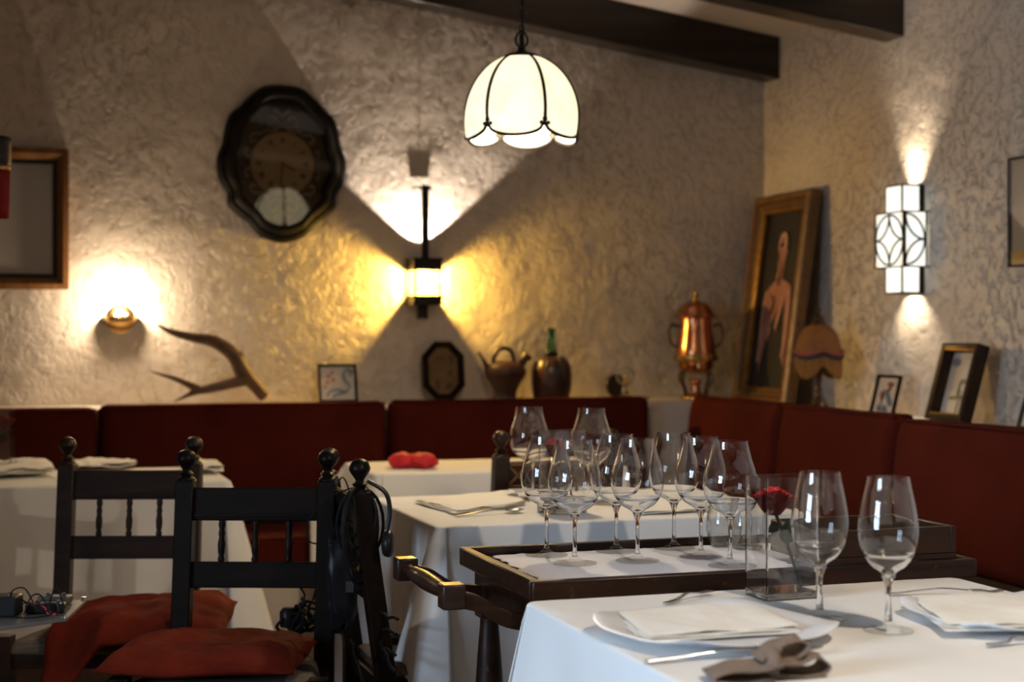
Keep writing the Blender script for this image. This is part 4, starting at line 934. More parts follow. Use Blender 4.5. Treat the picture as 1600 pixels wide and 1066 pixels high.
# antler
A = thing('antler', 'brown deer antler lying on the ledge left of the tile picture', 'antler', (onY(320, 620, 5.85).x, 5.85, LZ), 0); ox = A.location.x
def ap(px, py, dy=0): q = onY(px, py, 5.85); return (q.x-ox, dy, q.z-LZ+0.002)
m = MB()
m.tube(cr([ap(414, 621, 0.0), ap(395, 600, 0), ap(380, 583, 0), ap(365, 556, 0), ap(335, 535, 0.01), ap(300, 528, 0.02), ap(270, 520, 0.03), ap(246, 508, 0.04)], 6), lerp_list([0.024, 0.025, 0.034, 0.028, 0.024, 0.018, 0.012, 0.002], 6), 12)
m.tube(cr([ap(388, 592, 0), ap(360, 600, -0.01), ap(325, 608, -0.02), ap(300, 614, -0.03), ap(270, 628, -0.04)], 6), lerp_list([0.028, 0.021, 0.018, 0.013, 0.002], 6), 12)
m.tube(cr([ap(315, 611, -0.02), ap(298, 604, -0.03), ap(270, 592, -0.05), ap(234, 581, -0.07)], 6), lerp_list([0.015, 0.013, 0.009, 0.0015], 6), 10)
m.tube(cr([ap(336, 538, 0.01), ap(333, 530, 0.0), ap(331, 524, -0.01)], 4), lerp_list([0.010, 0.007, 0.002], 4), 8)
m.tube(cr([ap(378, 572, 0), ap(378, 560, -0.01), ap(376, 550, -0.02)], 4), lerp_list([0.012, 0.008, 0.002], 4), 8)
m.build('antler_beam', 'antler_horn', A, angle=80)
MB().tube([ap(411, 617, 0.0), ap(416, 624, 0.0)], [0.0185, 0.016], 12).build('cut_end', 'antler_cut', A)

# copper samovar
S = thing('samovar', 'copper samovar with brass trim standing on the ledge in the corner', 'samovar', (onY(1087, 600, 5.85).x, 5.85, LZ), -YAW)
MB().lathe(smooth_prof([(0, 0.0), (0.060, 0.0), (0.066, 0.006), (0.062, 0.012), (0.040, 0.016), (0.032, 0.022)], 3), n=32).build('base', 'brass', S, angle=40)
for k in range(4):
    a = PI/4+PI/2*k; ca, sa = math.cos(a), math.sin(a)
    MB().tube(cr([(0.058*ca, 0.058*sa, 0.014), (0.066*ca, 0.066*sa, 0.045), (0.088*ca, 0.088*sa, 0.085), (0.070*ca, 0.070*sa, 0.125)], 5), lerp_list([0.006, 0.005, 0.006, 0.007], 5), 8).build('leg', 'bronze', S)
MB().lathe(smooth_prof([(0, 0.016), (0.022, 0.018), (0.020, 0.060), (0.026, 0.070), (0.024, 0.080), (0, 0.082)], 3), n=24).build('burner', 'copper', S, angle=50)
MB().lathe(smooth_prof([(0, 0.105), (0.050, 0.108), (0.066, 0.122), (0.072, 0.142), (0.074, 0.160)], 4), n=36).build('lower_bowl', 'copper', S, angle=50)
MB().lathe([(0.076, 0.158), (0.092, 0.160), (0.094, 0.166), (0.094, 0.176), (0.090, 0.180), (0.088, 0.186), (0.082, 0.186)], n=40).build('brass_band', 'brass', S, angle=40)
MB().lathe(smooth_prof([(0.084, 0.184), (0.082, 0.21), (0.074, 0.26), (0.068, 0.30), (0.066, 0.335)], 5), n=40).build('body', 'copper', S, angle=50)
MB().lathe(smooth_prof([(0.064, 0.332), (0.090, 0.338), (0.092, 0.344), (0.080, 0.356), (0.066, 0.378), (0.045, 0.398), (0.016, 0.408), (0, 0.409)], 4), n=40).build('lid', 'copper', S, angle=50)
MB().lathe(smooth_prof([(0.012, 0.406), (0.015, 0.412), (0.008, 0.420), (0.013, 0.430), (0.014, 0.438), (0.008, 0.446), (0.004, 0.452), (0, 0.458)], 3), n=18).build('knob', 'brass', S, angle=60)
for s in (-1, 1):
    MB().tube(cr([(s*0.072, 0, 0.30), (s*0.098, 0, 0.31), (s*0.112, 0, 0.28), (s*0.105, 0, 0.235), (s*0.082, 0, 0.215)], 5), 0.005, 8).build('handle', 'bronze', S)
MB().tube([(0, -0.075, 0.155), (0, -0.115, 0.155)], 0.008, 10).tube([(0, -0.108, 0.158), (0, -0.108, 0.130)], 0.006, 8).box((0, -0.100, 0.178), (0.034, 0.006, 0.010)).box((0, -0.100, 0.168), (0.006, 0.006, 0.020)).build('tap', 'brass', S)

# fringed lamp on the right ledge
Lp = thing('table_lamp', 'bronze table lamp with a fringed mustard dome shade on the right ledge', 'lamp', (2.87, onX(1279, 600, 2.87).y, RZ), 0)
MB().lathe(smooth_prof([(0, 0), (0.062, 0), (0.064, 0.006), (0.050, 0.014), (0.034, 0.030), (0.020, 0.055), (0.012, 0.075), (0.014, 0.085), (0.009, 0.10), (0.014, 0.14), (0.012, 0.19), (0.007, 0.24), (0.007, 0.31)], 4), n=28).build('base', 'bronze', Lp, angle=50)
MB().lathe([(r, z) for r, z in smooth_prof([(0.084, 0.218), (0.082, 0.250), (0.070, 0.290), (0.050, 0.318), (0.030, 0.330)], 4)], n=40).build('lamp_shade', 'shade_silk', Lp, solid=0.002)
m = MB()
def scal(a): return abs(math.sin(a*2+0.6))
def fn(u, v): a = 2*PI*u; z = 0.225-(0.045+0.040*scal(a))*v-0.012*scal(a); r = 0.0865+0.002*math.sin(a*60); return (r*math.cos(a), r*math.sin(a), z)
m.grid(fn, 180, 6, closeu=True).build('fringe', 'fringe', Lp, solid=0.0015)
for dz, mt, rr in ((0.0, 'shade_band', 0.0062), (-0.014, 'shade_cord', 0.0070)):
    MB().tube([(0.0885*math.cos(a), 0.0885*math.sin(a), 0.236+dz-0.016*scal(a)) for a in [2*PI*k/80 for k in range(81)]], rr, 6).build('trim_band', mt, Lp)
MB().lathe(smooth_prof([(0.032, 0.326), (0.034, 0.332), (0.024, 0.345), (0.018, 0.362), (0.010, 0.370), (0.005, 0.376), (0.010, 0.386), (0.006, 0.396), (0, 0.400)], 3), n=24).build('cap', 'bronze', Lp, angle=50)

# ------------------------------------------------------------------ wall clock
q = onY(440, 257, YB)
K = thing('wall_clock', 'black wavy-edged oval wall clock with ornate dial behind glass', 'clock', (q.x, YB-0.003, q.z), 0)
px1 = 1/ (FPX/ (YB/ray(440)[1]))       # metres per pixel there
pts = [(0, 123), (30, 119), (50, 104), (66, 87), (82, 72), (89, 50), (93, 28), (101, 5), (98, -25), (86, -48), (84, -66), (70, -80), (52, -94), (34, -113), (0, -123)]
right = [(x, z) for x, z in pts]; full = right+[(-x, z) for x, z in reversed(right[1:-1])]
cl = [Vector((x*px1*1.0, z*px1, 0)) for x, z in full]; cl = cl+[cl[0]]
per = []
k = len(cl)-1
for i in range(k):
    a, b_, c_, d_ = cl[(i-1) % k], cl[i], cl[(i+1) % k], cl[(i+2) % k]
    for s in range(5):
        tt = s/5; p = 0.5*((2*b_)+(c_-a)*tt+(2*a-5*b_+4*c_-d_)*tt*tt+(3*b_-a-3*c_+d_)*tt**3); per.append((p.x, p.y))
def inset(sx, y): return [(x*sx, y, z*(1-(1-sx)*0.80)) for x, z in per]
loops = [(1.0, 0.0), (1.0, -0.022), (0.975, -0.034), (0.93, -0.040), (0.90, -0.036), (0.86, -0.055), (0.80, -0.060), (0.745, -0.050), (0.725, -0.030), (0.725, 0.0)]
m = MB(); n = len(per)
for sx, y in loops: m.v += [Vector(p) for p in inset(sx, y)]
for a in range(len(loops)):
    b2 = (a+1) % len(loops)
    for i in range(n): m.f.append((a*n+i, a*n+(i+1) % n, b2*n+(i+1) % n, b2*n+i))
m.build('case', 'clock_wood', K, angle=50)
inn = [(x, z) for x, y, z in inset(0.74, 0)]
MB().prism(inn, -0.012, -0.002).build('backboard', 'clock_back', K, smooth=False)
MB().prism(inn, -0.046, -0.044).build('glass', 'clock_glass', K, smooth=False)
R_ = 0.125
MB().lathe([(0, 0), (R_, 0), (R_, 0.006), (R_*0.96, 0.010), (R_*0.93, 0.007), (0, 0.007)], (0, -0.012, 0), 48, m=Matrix(((1, 0, 0), (0, 0, -1), (0, 1, 0)))).build('dial', 'dial_cream', K, angle=30)
m = MB()
for s in (1, -1):
    for sx in (1, -1):
        for pth in ([(0.0, 0.160), (0.03, 0.150), (0.055, 0.165), (0.05, 0.195), (0.03, 0.195), (0.028, 0.180)], [(0.055, 0.150), (0.085, 0.125), (0.115, 0.125), (0.13, 0.10), (0.118, 0.088), (0.108, 0.10)],
                    [(0.0, 0.195), (0.012, 0.215), (0.030, 0.222), (0.024, 0.235)], [(0.132, 0.02), (0.148, 0.035), (0.145, 0.06), (0.135, 0.05)], [(0.02, 0.14), (0.05, 0.135), (0.075, 0.14)]):
            m.tube([(sx*a_*0.97, -0.015, s*b_*0.93) for a_, b_, _ in cr([(a_, b_, 0) for a_, b_ in pth], 5)], 0.0042, 6)
m.build('scrollwork', 'dial_relief', K)
NUM = ['XII', 'I', 'II', 'III', 'IIII', 'V', 'VI', 'VII', 'VIII', 'IX', 'X', 'XI']
m = MB()
def bar(cx_, cz_, ang, ox_, l, tilt=0, w=0.0028):
    # strokes of a roman numeral, feet to the centre of the dial
    c0, s0 = math.cos(-ang), math.sin(-ang); x = cx_+ox_*c0; z = cz_+ox_*s0
    m.box((x, -0.0205, z), (w, 0.0012, l), ry=ang+tilt)
for k, s in enumerate(NUM):
    ang = 2*PI*k/12; rr = R_*0.74; cx_, cz_ = rr*math.sin(ang), rr*math.cos(ang); wd = {'I': 0.005, 'V': 0.009, 'X': 0.009}; tot = sum(wd[c] for c in s); x = -tot/2
    for c in s:
        xc = x+wd[c]/2; x += wd[c]
        if c == 'I': bar(cx_, cz_, ang, xc, 0.020)
        elif c == 'V': bar(cx_, cz_, ang, xc-0.002, 0.020, -0.2); bar(cx_, cz_, ang, xc+0.002, 0.020, 0.2, 0.0018)
        else: bar(cx_, cz_, ang, xc, 0.020, -0.38); bar(cx_, cz_, ang, xc, 0.020, 0.38, 0.0018)
m.build('numerals', 'ink', K, smooth=False)
MB().box((0.022, -0.0225, -0.012), (0.005, 0.0015, 0.058), ry=2.05).build('hour_hand', 'ink', K); MB().box((-0.004, -0.0245, -0.040), (0.004, 0.0015, 0.085), ry=0.1).build('minute_hand', 'ink', K)
MB().lathe([(0, 0), (0.007, 0), (0.005, 0.008), (0, 0.009)], (0, -0.019, 0), 16, m=Matrix(((1, 0, 0), (0, 0, -1), (0, 1, 0)))).build('hub', 'brass', K)

# ------------------------------------------------------------------ lamps
# brass uplighter at the left
q = onY(188, 496, YB)
U = thing('wall_light', 'small brass half-dome uplighter glowing on the wall left of the antler', 'wall lamp', (q.x, YB, q.z), 0)
m = MB()
def fn(u, v):
    a = PI*u+PI; b = v*PI/2; r = 0.062*math.cos(b); return (r*math.cos(a), r*math.sin(a)*1.0-0.002, 0.004-0.052*math.sin(b))
m.grid(fn, 28, 12).build('bowl', 'brass', U, solid=0.002)
MB().lathe([(0.052, 0), (0.055, 0.004), (0.050, 0.008), (0, 0.008)], (0, -0.001, -0.006), 28, m=Matrix(((1, 0, 0), (0, 0, -1), (0, 1, 0)))).build('wall_plate', 'brass', U)
MB().box((0, -0.060, 0.0), (0.040, 0.006, 0.018)).box((0, -0.064, 0.006), (0.012, 0.004, 0.010)).build('clip', 'dark_metal', U, bevel=0.001)
MB().tube([(-0.022, -0.032, 0.008), (0.022, -0.032, 0.008)], 0.005, 10).build('bulb', 'bulb_lit', U)
light('POINT', 'uplighter_lamp', (0, -0.075, 0.045), 8.5, (1.0, 0.76, 0.50), radius=0.012, parent=U)

# iron lantern in the middle of the wall
q = onY(657, 443, YB)
Ln = thing('wall_lantern', 'black iron wall lantern with amber glass on a tall post', 'wall lamp', (q.x, YB, q.z), 0)
mp = 1/(FPX/(YB/ray(657)[1]))
z_ = lambda py: (443-py)*mp
m = MB(); PY_ = -0.104; m.box((-0.008, PY_, (z_(298)+z_(405))/2), (0.028, 0.016, z_(298)-z_(405)));
for k in range(9): zz = z_(305+k*8); m.box((-0.008, PY_, zz), (0.032, 0.020, 0.004))
m.build('post', 'dark_metal', Ln, bevel=0.002)
MB().box((0.001, -0.022, (z_(476)+z_(498))/2), (0.040, 0.040, z_(476)-z_(498))).build('wall_block', 'dark_metal', Ln, bevel=0.002)
MB().prism([(-0.032, z_(300)), (0.018, z_(300)), (0.008, z_(294)), (-0.022, z_(294))], PY_-0.014, PY_+0.012).box((-0.006, -0.0165, z_(293)), (0.066, 0.015, 0.004)).tube([(-0.006, PY_, z_(296)), (-0.006, -0.016, z_(293))], 0.0011, 6).build('post_cap', 'dark_metal', Ln)
LD = 0.062; lw = 0.050         # lantern centre distance and half width
for nm, za, zb in (('top_collar', 405, 424), ('bottom_collar', 463, 477)):
    m = MB(); w1 = lw+0.004; zc = (z_(za)+z_(zb))/2; hh = z_(za)-z_(zb)
    for sx in (-1, 1): m.box((sx*w1, -LD, zc), (0.006, 2*w1+0.006, hh)); m.box((0, -LD+sx*w1, zc), (2*w1, 0.006, hh))
    for zz in (zc-hh/2+0.004, zc+hh/2-0.004):
        for sx in (-1, 1): m.box((sx*(w1+0.004), -LD, zz), (0.006, 2*w1+0.016, 0.007)); m.box((0, -LD+sx*(w1+0.004), zz), (2*w1+0.016, 0.006, 0.007))
    if nm == 'bottom_collar': m.box((0, -LD, z_(474)), (2*w1, 2*w1, 0.004)); m.tube([(0, -LD, z_(474)), (0.001, -LD+0.02, z_(482)), (0.001, -0.02, z_(484))], 0.008, 8)
    else: m.box((0, -LD, z_(419)), (2*w1, 2*w1, 0.004))
    m.build(nm, 'dark_metal', Ln)
zc = (z_(424)+z_(463))/2; hh = z_(424)-z_(463)
for sx in (-1, 1):
    for sy in (-1, 1): MB().box((sx*lw, -LD+sy*lw, zc), (0.007, 0.007, hh+0.01)).build('corner_bar', 'dark_metal', Ln)
for sx, sy in ((-1, 0), (1, 0), (0, -1), (0, 1)):
    MB().box((sx*lw, -LD+sy*lw, zc), (0.002 if sx else 2*lw-0.006, 0.002 if sy else 2*lw-0.006, hh)).build('glass_pane', 'amber_glass', Ln, smooth=False)
MB().lathe(smooth_prof([(0, -0.030), (0.006, -0.028), (0.010, -0.010), (0.010, 0.010), (0.006, 0.026), (0, 0.030)], 3), (0, -LD, zc), 16).build('bulb', 'amber_lit', Ln)
light('POINT', 'lantern_lamp', (0, -LD, zc+0.016), 60, (1.0, 0.82, 0.50), radius=0.016, parent=Ln)
light('SPOT', 'lantern_top_lamp', (-0.006, -0.068, z_(401)), 26, (1.0, 0.83, 0.66), radius=0.005, aim=(0, 0, 1), spot=98, blend=0.15, parent=Ln)

# leaded glass sconce on the right wall
q = onX(1422, 377, XR); zt_, zb_ = 0.195, -0.190
Sc = thing('wall_sconce', 'leaded white glass wall sconce with petal pattern on the right wall', 'wall lamp', (XR, q.y-0.03, q.z+0.0), -PI/2)
# local: x towards the camera along the wall, -y away from the wall
w1, d1 = 0.105, 0.085; w2, d2 = 0.185, 0.102; zc2 = 0.098
MB().box((0, -0.006, 0), (w1+0.02, 0.012, zt_-zb_)).build('back_plate', 'lead_came', Sc, bevel=0.001)
def panes(w, d, z0, z1, name, mat='white_lit_glass'):
    MB().box((0, -d, (z0+z1)/2), (w, 0.003, z1-z0)).build(name, mat, Sc, smooth=False)
    for sx in (-1, 1): MB().box((sx*w/2, -d/2-0.008, (z0+z1)/2), (0.003, d-0.016, z1-z0)).build(name, mat, Sc, smooth=False)
panes(w1, d1, zc2, zt_, 'glass_panel'); panes(w1, d1, zb_, -zc2, 'glass_panel'); 
MB().box((0, -d2, 0), (w2, 0.003, 2*zc2)).build('front_panel', 'white_lit_glass', Sc, smooth=False)
for sx in (-1, 1): MB().box((sx*w2/2, -d2/2-0.008, 0), (0.003, d2-0.016, 2*zc2)).build('side_panel', 'white_lit_glass', Sc, smooth=False)
m = MB(); c_ = 0.0022
for z in (zt_, zb_, zc2, -zc2):
    ww, dd = (w1, d1) if abs(z) > 0.12 else (w2, d2)
    m.box((0, -dd-0.001, z), (ww+0.006, 0.006, 0.006))
    for sx in (-1, 1): m.box((sx*ww/2, -dd/2, z), (0.006, dd, 0.006))
for sx in (-1, 1):
    for (za, zb2) in ((zc2, zt_), (zb_, -zc2)): m.box((sx*w1/2, -d1, (za+zb2)/2), (0.006, 0.006, zb2-za)); m.box((sx*w1/2, -0.014, (za+zb2)/2), (0.006, 0.006, zb2-za))
    m.box((sx*w2/2, -d2, 0), (0.010, 0.010, 2*zc2)); m.box((sx*w2/2, -0.014, 0), (0.006, 0.006, 2*zc2))
m.build('lead_frame', 'lead_came', Sc)
m = MB()
def arcpts(cx_, cz_, R, a0, a1): return [(cx_+R*math.cos(a0+(a1-a0)*k/16), cz_+R*math.sin(a0+(a1-a0)*k/16)) for k in range(17)]
Rr = w2/2*0.98
for pth in (arcpts(0, 0, Rr, 0, 2*PI), arcpts(-Rr, Rr, Rr, -PI/2, 0), arcpts(Rr, Rr, Rr, PI, 1.5*PI), arcpts(Rr, -Rr, Rr, PI/2, PI), arcpts(-Rr, -Rr, Rr, 0, PI/2)):
    m.tube([(x, -d2-0.0025, z) for x, z in pth], 0.0042, 6)
for sx in (-1, 1):
    for pth in (arcpts(0, 0, Rr, -PI/2, PI/2), arcpts(Rr, Rr, Rr, PI, 1.5*PI), arcpts(Rr, -Rr, Rr, PI/2, PI)):
        m.tube([(sx*(w2/2+0.0025), -d2+x*0.86+0.004, z) for x, z in pth if x*0.86 < d2-0.018], 0.0042, 6)
m.build('lead_tracery', 'lead_came', Sc)
for a in range(4):
    m = MB(); b0 = PI/4+a*PI/2; cx_, cz_ = (w2/2-0.012)*math.copysign(1, math.cos(b0)), (zc2-0.012)*math.copysign(1, math.sin(b0))
    m.prism([(cx_+0.012, cz_+0.012), (cx_-0.012, cz_+0.012), (cx_-0.012, cz_-0.012), (cx_+0.012, cz_-0.012)], -d2-0.003, -d2)
    m.build('corner_glass', 'rose_lit_glass', Sc, smooth=False)
light('SPOT', 'sconce_lamp_up', (0, -0.055, 0.15), 13, (1.0, 0.80, 0.56), radius=0.02, aim=(0.06, 0.25, 1), spot=75, blend=1.0, parent=Sc)
light('SPOT', 'sconce_lamp_down', (0, -0.050, -0.165), 5, (1.0, 0.80, 0.56), radius=0.02, aim=(0, 0.30, -1), spot=115, blend=0.8, parent=Sc)

# pendant lamp
pd = 4.2; a_, b_ = ray(815); px_, py_ = a_*pd, b_*pd; pz = 1.735
Pn = thing('pendant_lamp', 'cream glass pendant lamp with dark-edged petal panels hanging on a chain', 'pendant lamp', (px_, py_, pz), 0)
RD, HD = 0.163, 0.212
def dome(a, v):      # v: 0 bottom, 1 top
    ang = v*PI/2*0.94; r = RD*math.cos(ang)**0.92*(1-0.05*(1-v)**4); z = HD*math.sin(ang)/math.sin(PI/2*0.94); return r, z
a0 = -YAW-PI/2-math.radians(7)
for k in range(6):
    ac = a0+k*PI/3
    def fn(u, v):
        s = 2*u-1; vv = v; ext = -0.034*math.sqrt(max(0, 1-s*s))+0.010 if True else 0
        ang = ac+s*PI/6*0.985; r, z = dome(ang, vv); z = z+ext*(1-vv)**2.0
        r = r*(1+0.015*(1-s*s))-0.006*(1-vv)**6
        return (r*math.cos(ang), r*math.sin(ang), z)
    MB().grid(fn, 16, 20).build('glass_petal', 'opal_glass', Pn, solid=0.003, angle=80)
    e = []
    e += [Vector(fn(0.0, v/16)) for v in range(16, -1, -1)]+[Vector(fn(u/16, 0)) for u in range(1, 17)]
    m = MB(); m.tube([Vector((p.x*1.012, p.y*1.012, p.z)) for p in e], 0.0050, 6)
    p = Vector(fn(0.0, 0.02)); 
    for dz, rr, da in ((0.0, 0.009, 0), (-0.010, 0.007, 0.07), (-0.010, 0.007, -0.07), (0.014, 0.007, 0)):
        q2 = Matrix.Rotation(da, 3, 'Z') @ p; m.lathe([(0, -rr), (rr*0.8, -rr*0.6), (rr, 0), (rr*0.8, rr*0.6), (0, rr)], (q2.x, q2.y, q2.z+dz+0.004), 8)
    m.build('petal_edging', 'lead_came', Pn)
MB().lathe(smooth_prof([(0.058, HD-0.009), (0.044, HD+0.001), (0.018, HD+0.009), (0.010, HD+0.018), (0.010, HD+0.024), (0, HD+0.026)], 4), n=32).build('cap', 'dark_metal', Pn)
m = MB()
for s in (-1, 1): m.tube(cr([(0, 0, HD+0.020), (s*0.014, 0, HD+0.030), (s*0.017, 0, HD+0.045), (s*0.010, 0, HD+0.060), (0, 0, HD+0.066)], 5), 0.0032, 8)
m.tube([(0, 0, HD+0.022), (0, 0, HD+0.058)], 0.007, 8); m.build('loop', 'dark_metal', Pn)
ctop = ceil_z(px_)-0.175-pz
m = MB(); z = HD+0.062; k = 0
while z < ctop-0.02:
    mm = Matrix.Rotation(-YAW+(PI/2 if k % 2 else 0), 3, 'Z'); pts2 = [mm @ Vector((0.0065*math.cos(t2), 0, 0.013*math.sin(t2))) + Vector((0, 0, z+0.010)) for t2 in [2*PI*i/12 for i in range(13)]]
    m.tube(pts2, 0.0016, 5, caps=False); z += 0.0205; k += 1
m.build('chain', 'dark_metal', Pn)
MB().tube([(0.002, 0, HD+0.05), (0.002, 0.001, ctop)], 0.0024, 6).build('cord', 'black_cord', Pn)
MB().lathe([(0, ctop-0.022), (0.02, ctop-0.02), (0.04, ctop-0.004), (0.042, ctop), (0, ctop)], n=24).build('ceiling_rose', 'dark_metal', Pn)
MB().lathe(smooth_prof([(0, 0.055), (0.020, 0.060), (0.030, 0.085), (0.026, 0.105), (0.014, 0.125), (0.014, 0.15), (0, 0.151)], 3), n=20).build('bulb', 'bulb_lit', Pn)
light('POINT', 'pendant_bulb', (0, 0, 0.03), 17, (1.0, 0.80, 0.56), radius=0.03, parent=Pn)
for (x, y, z, lb) in ((1.30, 1.25, 1.95, 'added cream petal pendant lamp lighting the nearest table, over the frame'), (-1.5, -0.8, 2.1, 'added cream petal pendant lamp at the left behind the camera'), (0.6, -1.3, 2.0, 'added cream petal pendant lamp at the rear of the room')):  # added out-of-view copies that light the near table and the rear of the room
    c = again(Pn, (x, y, z), 0.3, lb, 'added petal pendant lamps out of view')
    for ch in kids(c):
        if ch.type == 'LIGHT': ch.data = ch.data.copy(); ch.data.energy = 34 if y > 1 else 10; ch.data.color = (1.0, 0.86, 0.70)

# red hanging lamp at the left edge
q = atD(-9, 280, 4.0)
Rl = thing('hanging_lantern', 'dark filigree hanging lantern with red fringe at the top left edge', 'hanging lamp', (q.x, q.y, q.z), 0)
mr = 4.0/FPX; zz = lambda py: (280-py)*mr
MB().lathe([(0, zz(213)), (0.040, zz(214)), (0.044, zz(220)), (0.042, zz(226)), (0.042, zz(252)), (0.040, zz(258)), (0.036, zz(258)), (0.036, zz(226))], n=28).build('filigree_band', 'filigree', Rl, angle=40)
MB().lathe([(0.038, zz(258)), (0.042, zz(261)), (0.042, zz(264)), (0.038, zz(267))], n=28, closed=True).build('gold_ring', 'brass', Rl)
def fn(u, v): a = 2*PI*u; r = 0.038+0.0012*math.sin(a*40)-0.003*v; return (r*math.cos(a), r*math.sin(a), zz(266)-v*(zz(266)-zz(341)))
MB().grid(fn, 160, 4, closeu=True).build('red_fringe', 'tassel_red', Rl, solid=0.002)
tz = ceil_z(q.x)-q.z
MB().tube([(0, 0, zz(214)), (0, 0, tz)], 0.003, 6).build('cord', 'black_cord', Rl)

# ------------------------------------------------------------------ cables and gear
def wiggle(p0, p1, n, amp, seed, sag=0.0):
    out = []
    for i in range(n+1):
        t = i/n; p = Vector(p0).lerp(Vector(p1), t); e = math.sin(PI*t)
        out.append(p+Vector((noise.noise(Vector((t*4, seed, 0))), noise.noise(Vector((t*4, seed, 5))), noise.noise(Vector((t*4, seed, 9)))))*amp*e-Vector((0, 0, sag*e)))
    return out
# loops of cable over the near post of the edge-on chair
nf = Vector((0.765-0.054, 3.41-0.165, 0.0)); cb = thing('cable_coil', 'coil of black cable hung over the finial of the edge-on chair', 'cable', (nf.x, nf.y, 0.84))
for k in range(5):
    w_ = 0.030+0.006*k; hh = 0.10+0.028*k; tw = 0.35*k-0.6
    pts2 = []
    for i in range(25):
        t2 = 2*PI*i/24; x = w_*math.sin(t2)*(1 if k % 2 else 1.25); z = -hh*(1-math.cos(t2))/2*1.0
        pts2.append(Vector((x*math.cos(tw), x*math.sin(tw)-0.0, z+0.006+0.003*k)))
    MB().tube(pts2, 0.0036, 7, caps=False).build('cable_loop', 'black_cord', cb)
cb2 = thing('headphone_cable', 'thin black cable looping left of the edge-on chair over the nearer chair', 'cable', tuple(atD(515, 780, 3.42)))
o0 = cb2.location
pp = [atD(x, y, 3.40) for x, y in ((553, 762), (525, 772), (500, 790), (482, 815), (479, 835), (486, 848), (510, 850), (530, 843), (545, 825))]
MB().tube([p-o0 for p in cr(pp, 6)], 0.0018, 6).build('cable', 'black_cord', cb2)
# black bag hung between the posts
bg = thing('camera_bag', 'black soft equipment bag hanging on the back of the edge-on chair', 'bag', tuple(atD(535, 900, 3.50)), -YAW)
def bagf(u, v):
    a = 2*PI*u; b = PI*v; d = 1+0.28*noise.noise(Vector((math.cos(a)*2, math.sin(a)*2, math.cos(b)*4)))
    e = 0.6; return (0.036*math.copysign(abs(math.cos(a))**e, math.cos(a))*math.sin(b)**0.5*d, 0.028*math.copysign(abs(math.sin(a))**e, math.sin(a))*math.sin(b)**0.5*d, 0.12*math.cos(b)*d)
MB().grid(bagf, 32, 18, closeu=True).build('pouch', 'black_plastic', bg, angle=80)
MB().tube(cr([(-0.02, 0, 0.09), (-0.025, 0, 0.17), (0.0, 0, 0.225), (0.02, 0, 0.17), (0.02, 0, 0.09)], 5), 0.005, 6, flat=0.4).build('strap', 'black_cord', bg)
MB().box((0.020, -0.029, -0.02), (0.018, 0.003, 0.025)).build('label_patch', 'grey_plastic', bg)
hp = thing('headphones', 'black headset hanging on the right of the edge-on chair', 'headphones', tuple(atD(596, 850, 3.28)), -YAW)
MB().lathe(smooth_prof([(0, 0), (0.020, 0.002), (0.028, 0.010), (0.028, 0.020), (0.018, 0.026), (0, 0.027)], 3), (0.0, 0, 0), 20, m=Matrix.Rotation(PI/2, 3, 'Y')).build('ear_cup', 'black_plastic', hp)
MB().tube(cr([(0.012, 0, 0.03), (0.018, 0, 0.07), (0.008, 0, 0.11), (-0.03, 0, 0.135)], 6), 0.005, 8).build('headband', 'black_plastic', hp)
# gear bundle beneath
gx = thing('cable_bundle', 'black bundle of cables and plugs between the nearer chair and the middle table', 'cable bundle', tuple(atD(470, 965, 3.62)), 0)
m = MB()
for k in range(9):
    c0 = Vector((random.uniform(-0.03, 0.03), random.uniform(-0.03, 0.03), random.uniform(-0.015, 0.015))); rx_, rz_ = random.uniform(0.022, 0.045), random.uniform(0.018, 0.035); an = random.uniform(0, PI)
    m.tube([c0+Matrix.Rotation(an, 3, 'Z') @ Vector((rx_*math.cos(t2), 0.01*math.sin(2*t2), rz_*math.sin(t2))) for t2 in [2*PI*i/20 for i in range(21)]], 0.004, 6, caps=False)
m.build('coiled_cable', 'black_cord', gx)
MB().lathe([(0, 0), (0.018, 0), (0.020, 0.01), (0.020, 0.035), (0.012, 0.045), (0, 0.045)], (-0.03, 0, -0.02), 16).build('plug', 'black_plastic', gx)
m = MB(); bo = gx.location
m.tube([p-bo for p in cr([Vector((0.748, 3.52, 0.60)), atD(500, 915, 3.64), atD(488, 940, 3.64), atD(470, 962, 3.62)], 6)], 0.003, 6)
m.tube([p-bo for p in cr([Vector((0.748, 3.50, 0.605)), atD(468, 905, 3.64), atD(476, 930, 3.64), atD(470, 950, 3.62)], 6)], 0.003, 6); m.build('lead_cable', 'black_cord', gx)
for i, (A_, B_) in enumerate([((585, 955, 3.33), (622, 968, 3.25)), ((590, 978, 3.33), (620, 992, 3.22)), ((592, 990, 3.33), (616, 1050, 3.18)), ((596, 1010, 3.33), (618, 1024, 3.2)), ((548, 1000, 3.3), (566, 1066, 3.2))]):
    p0, p1 = atD(*A_), atD(*B_); c = (p0+p1)/2
    o = MB().tube([p-c for p in wiggle(p0, p1, 18, 0.009, i*3.3)], 0.0035, 6).build('loose_cable', 'black_cord'); o.location = c
    tag(o, ['uppermost thin black cable running from the edge-on chair to the middle tablecloth', 'second black cable from the top between the edge-on chair and the tablecloth', 'steep black cable dropping from the edge-on chair beside the tablecloth', 'short shallow black cable low down at the tablecloth edge', 'black cable hanging down left of the edge-on chair leg'][i], 'cable', 'loose cables beside the edge-on chair')

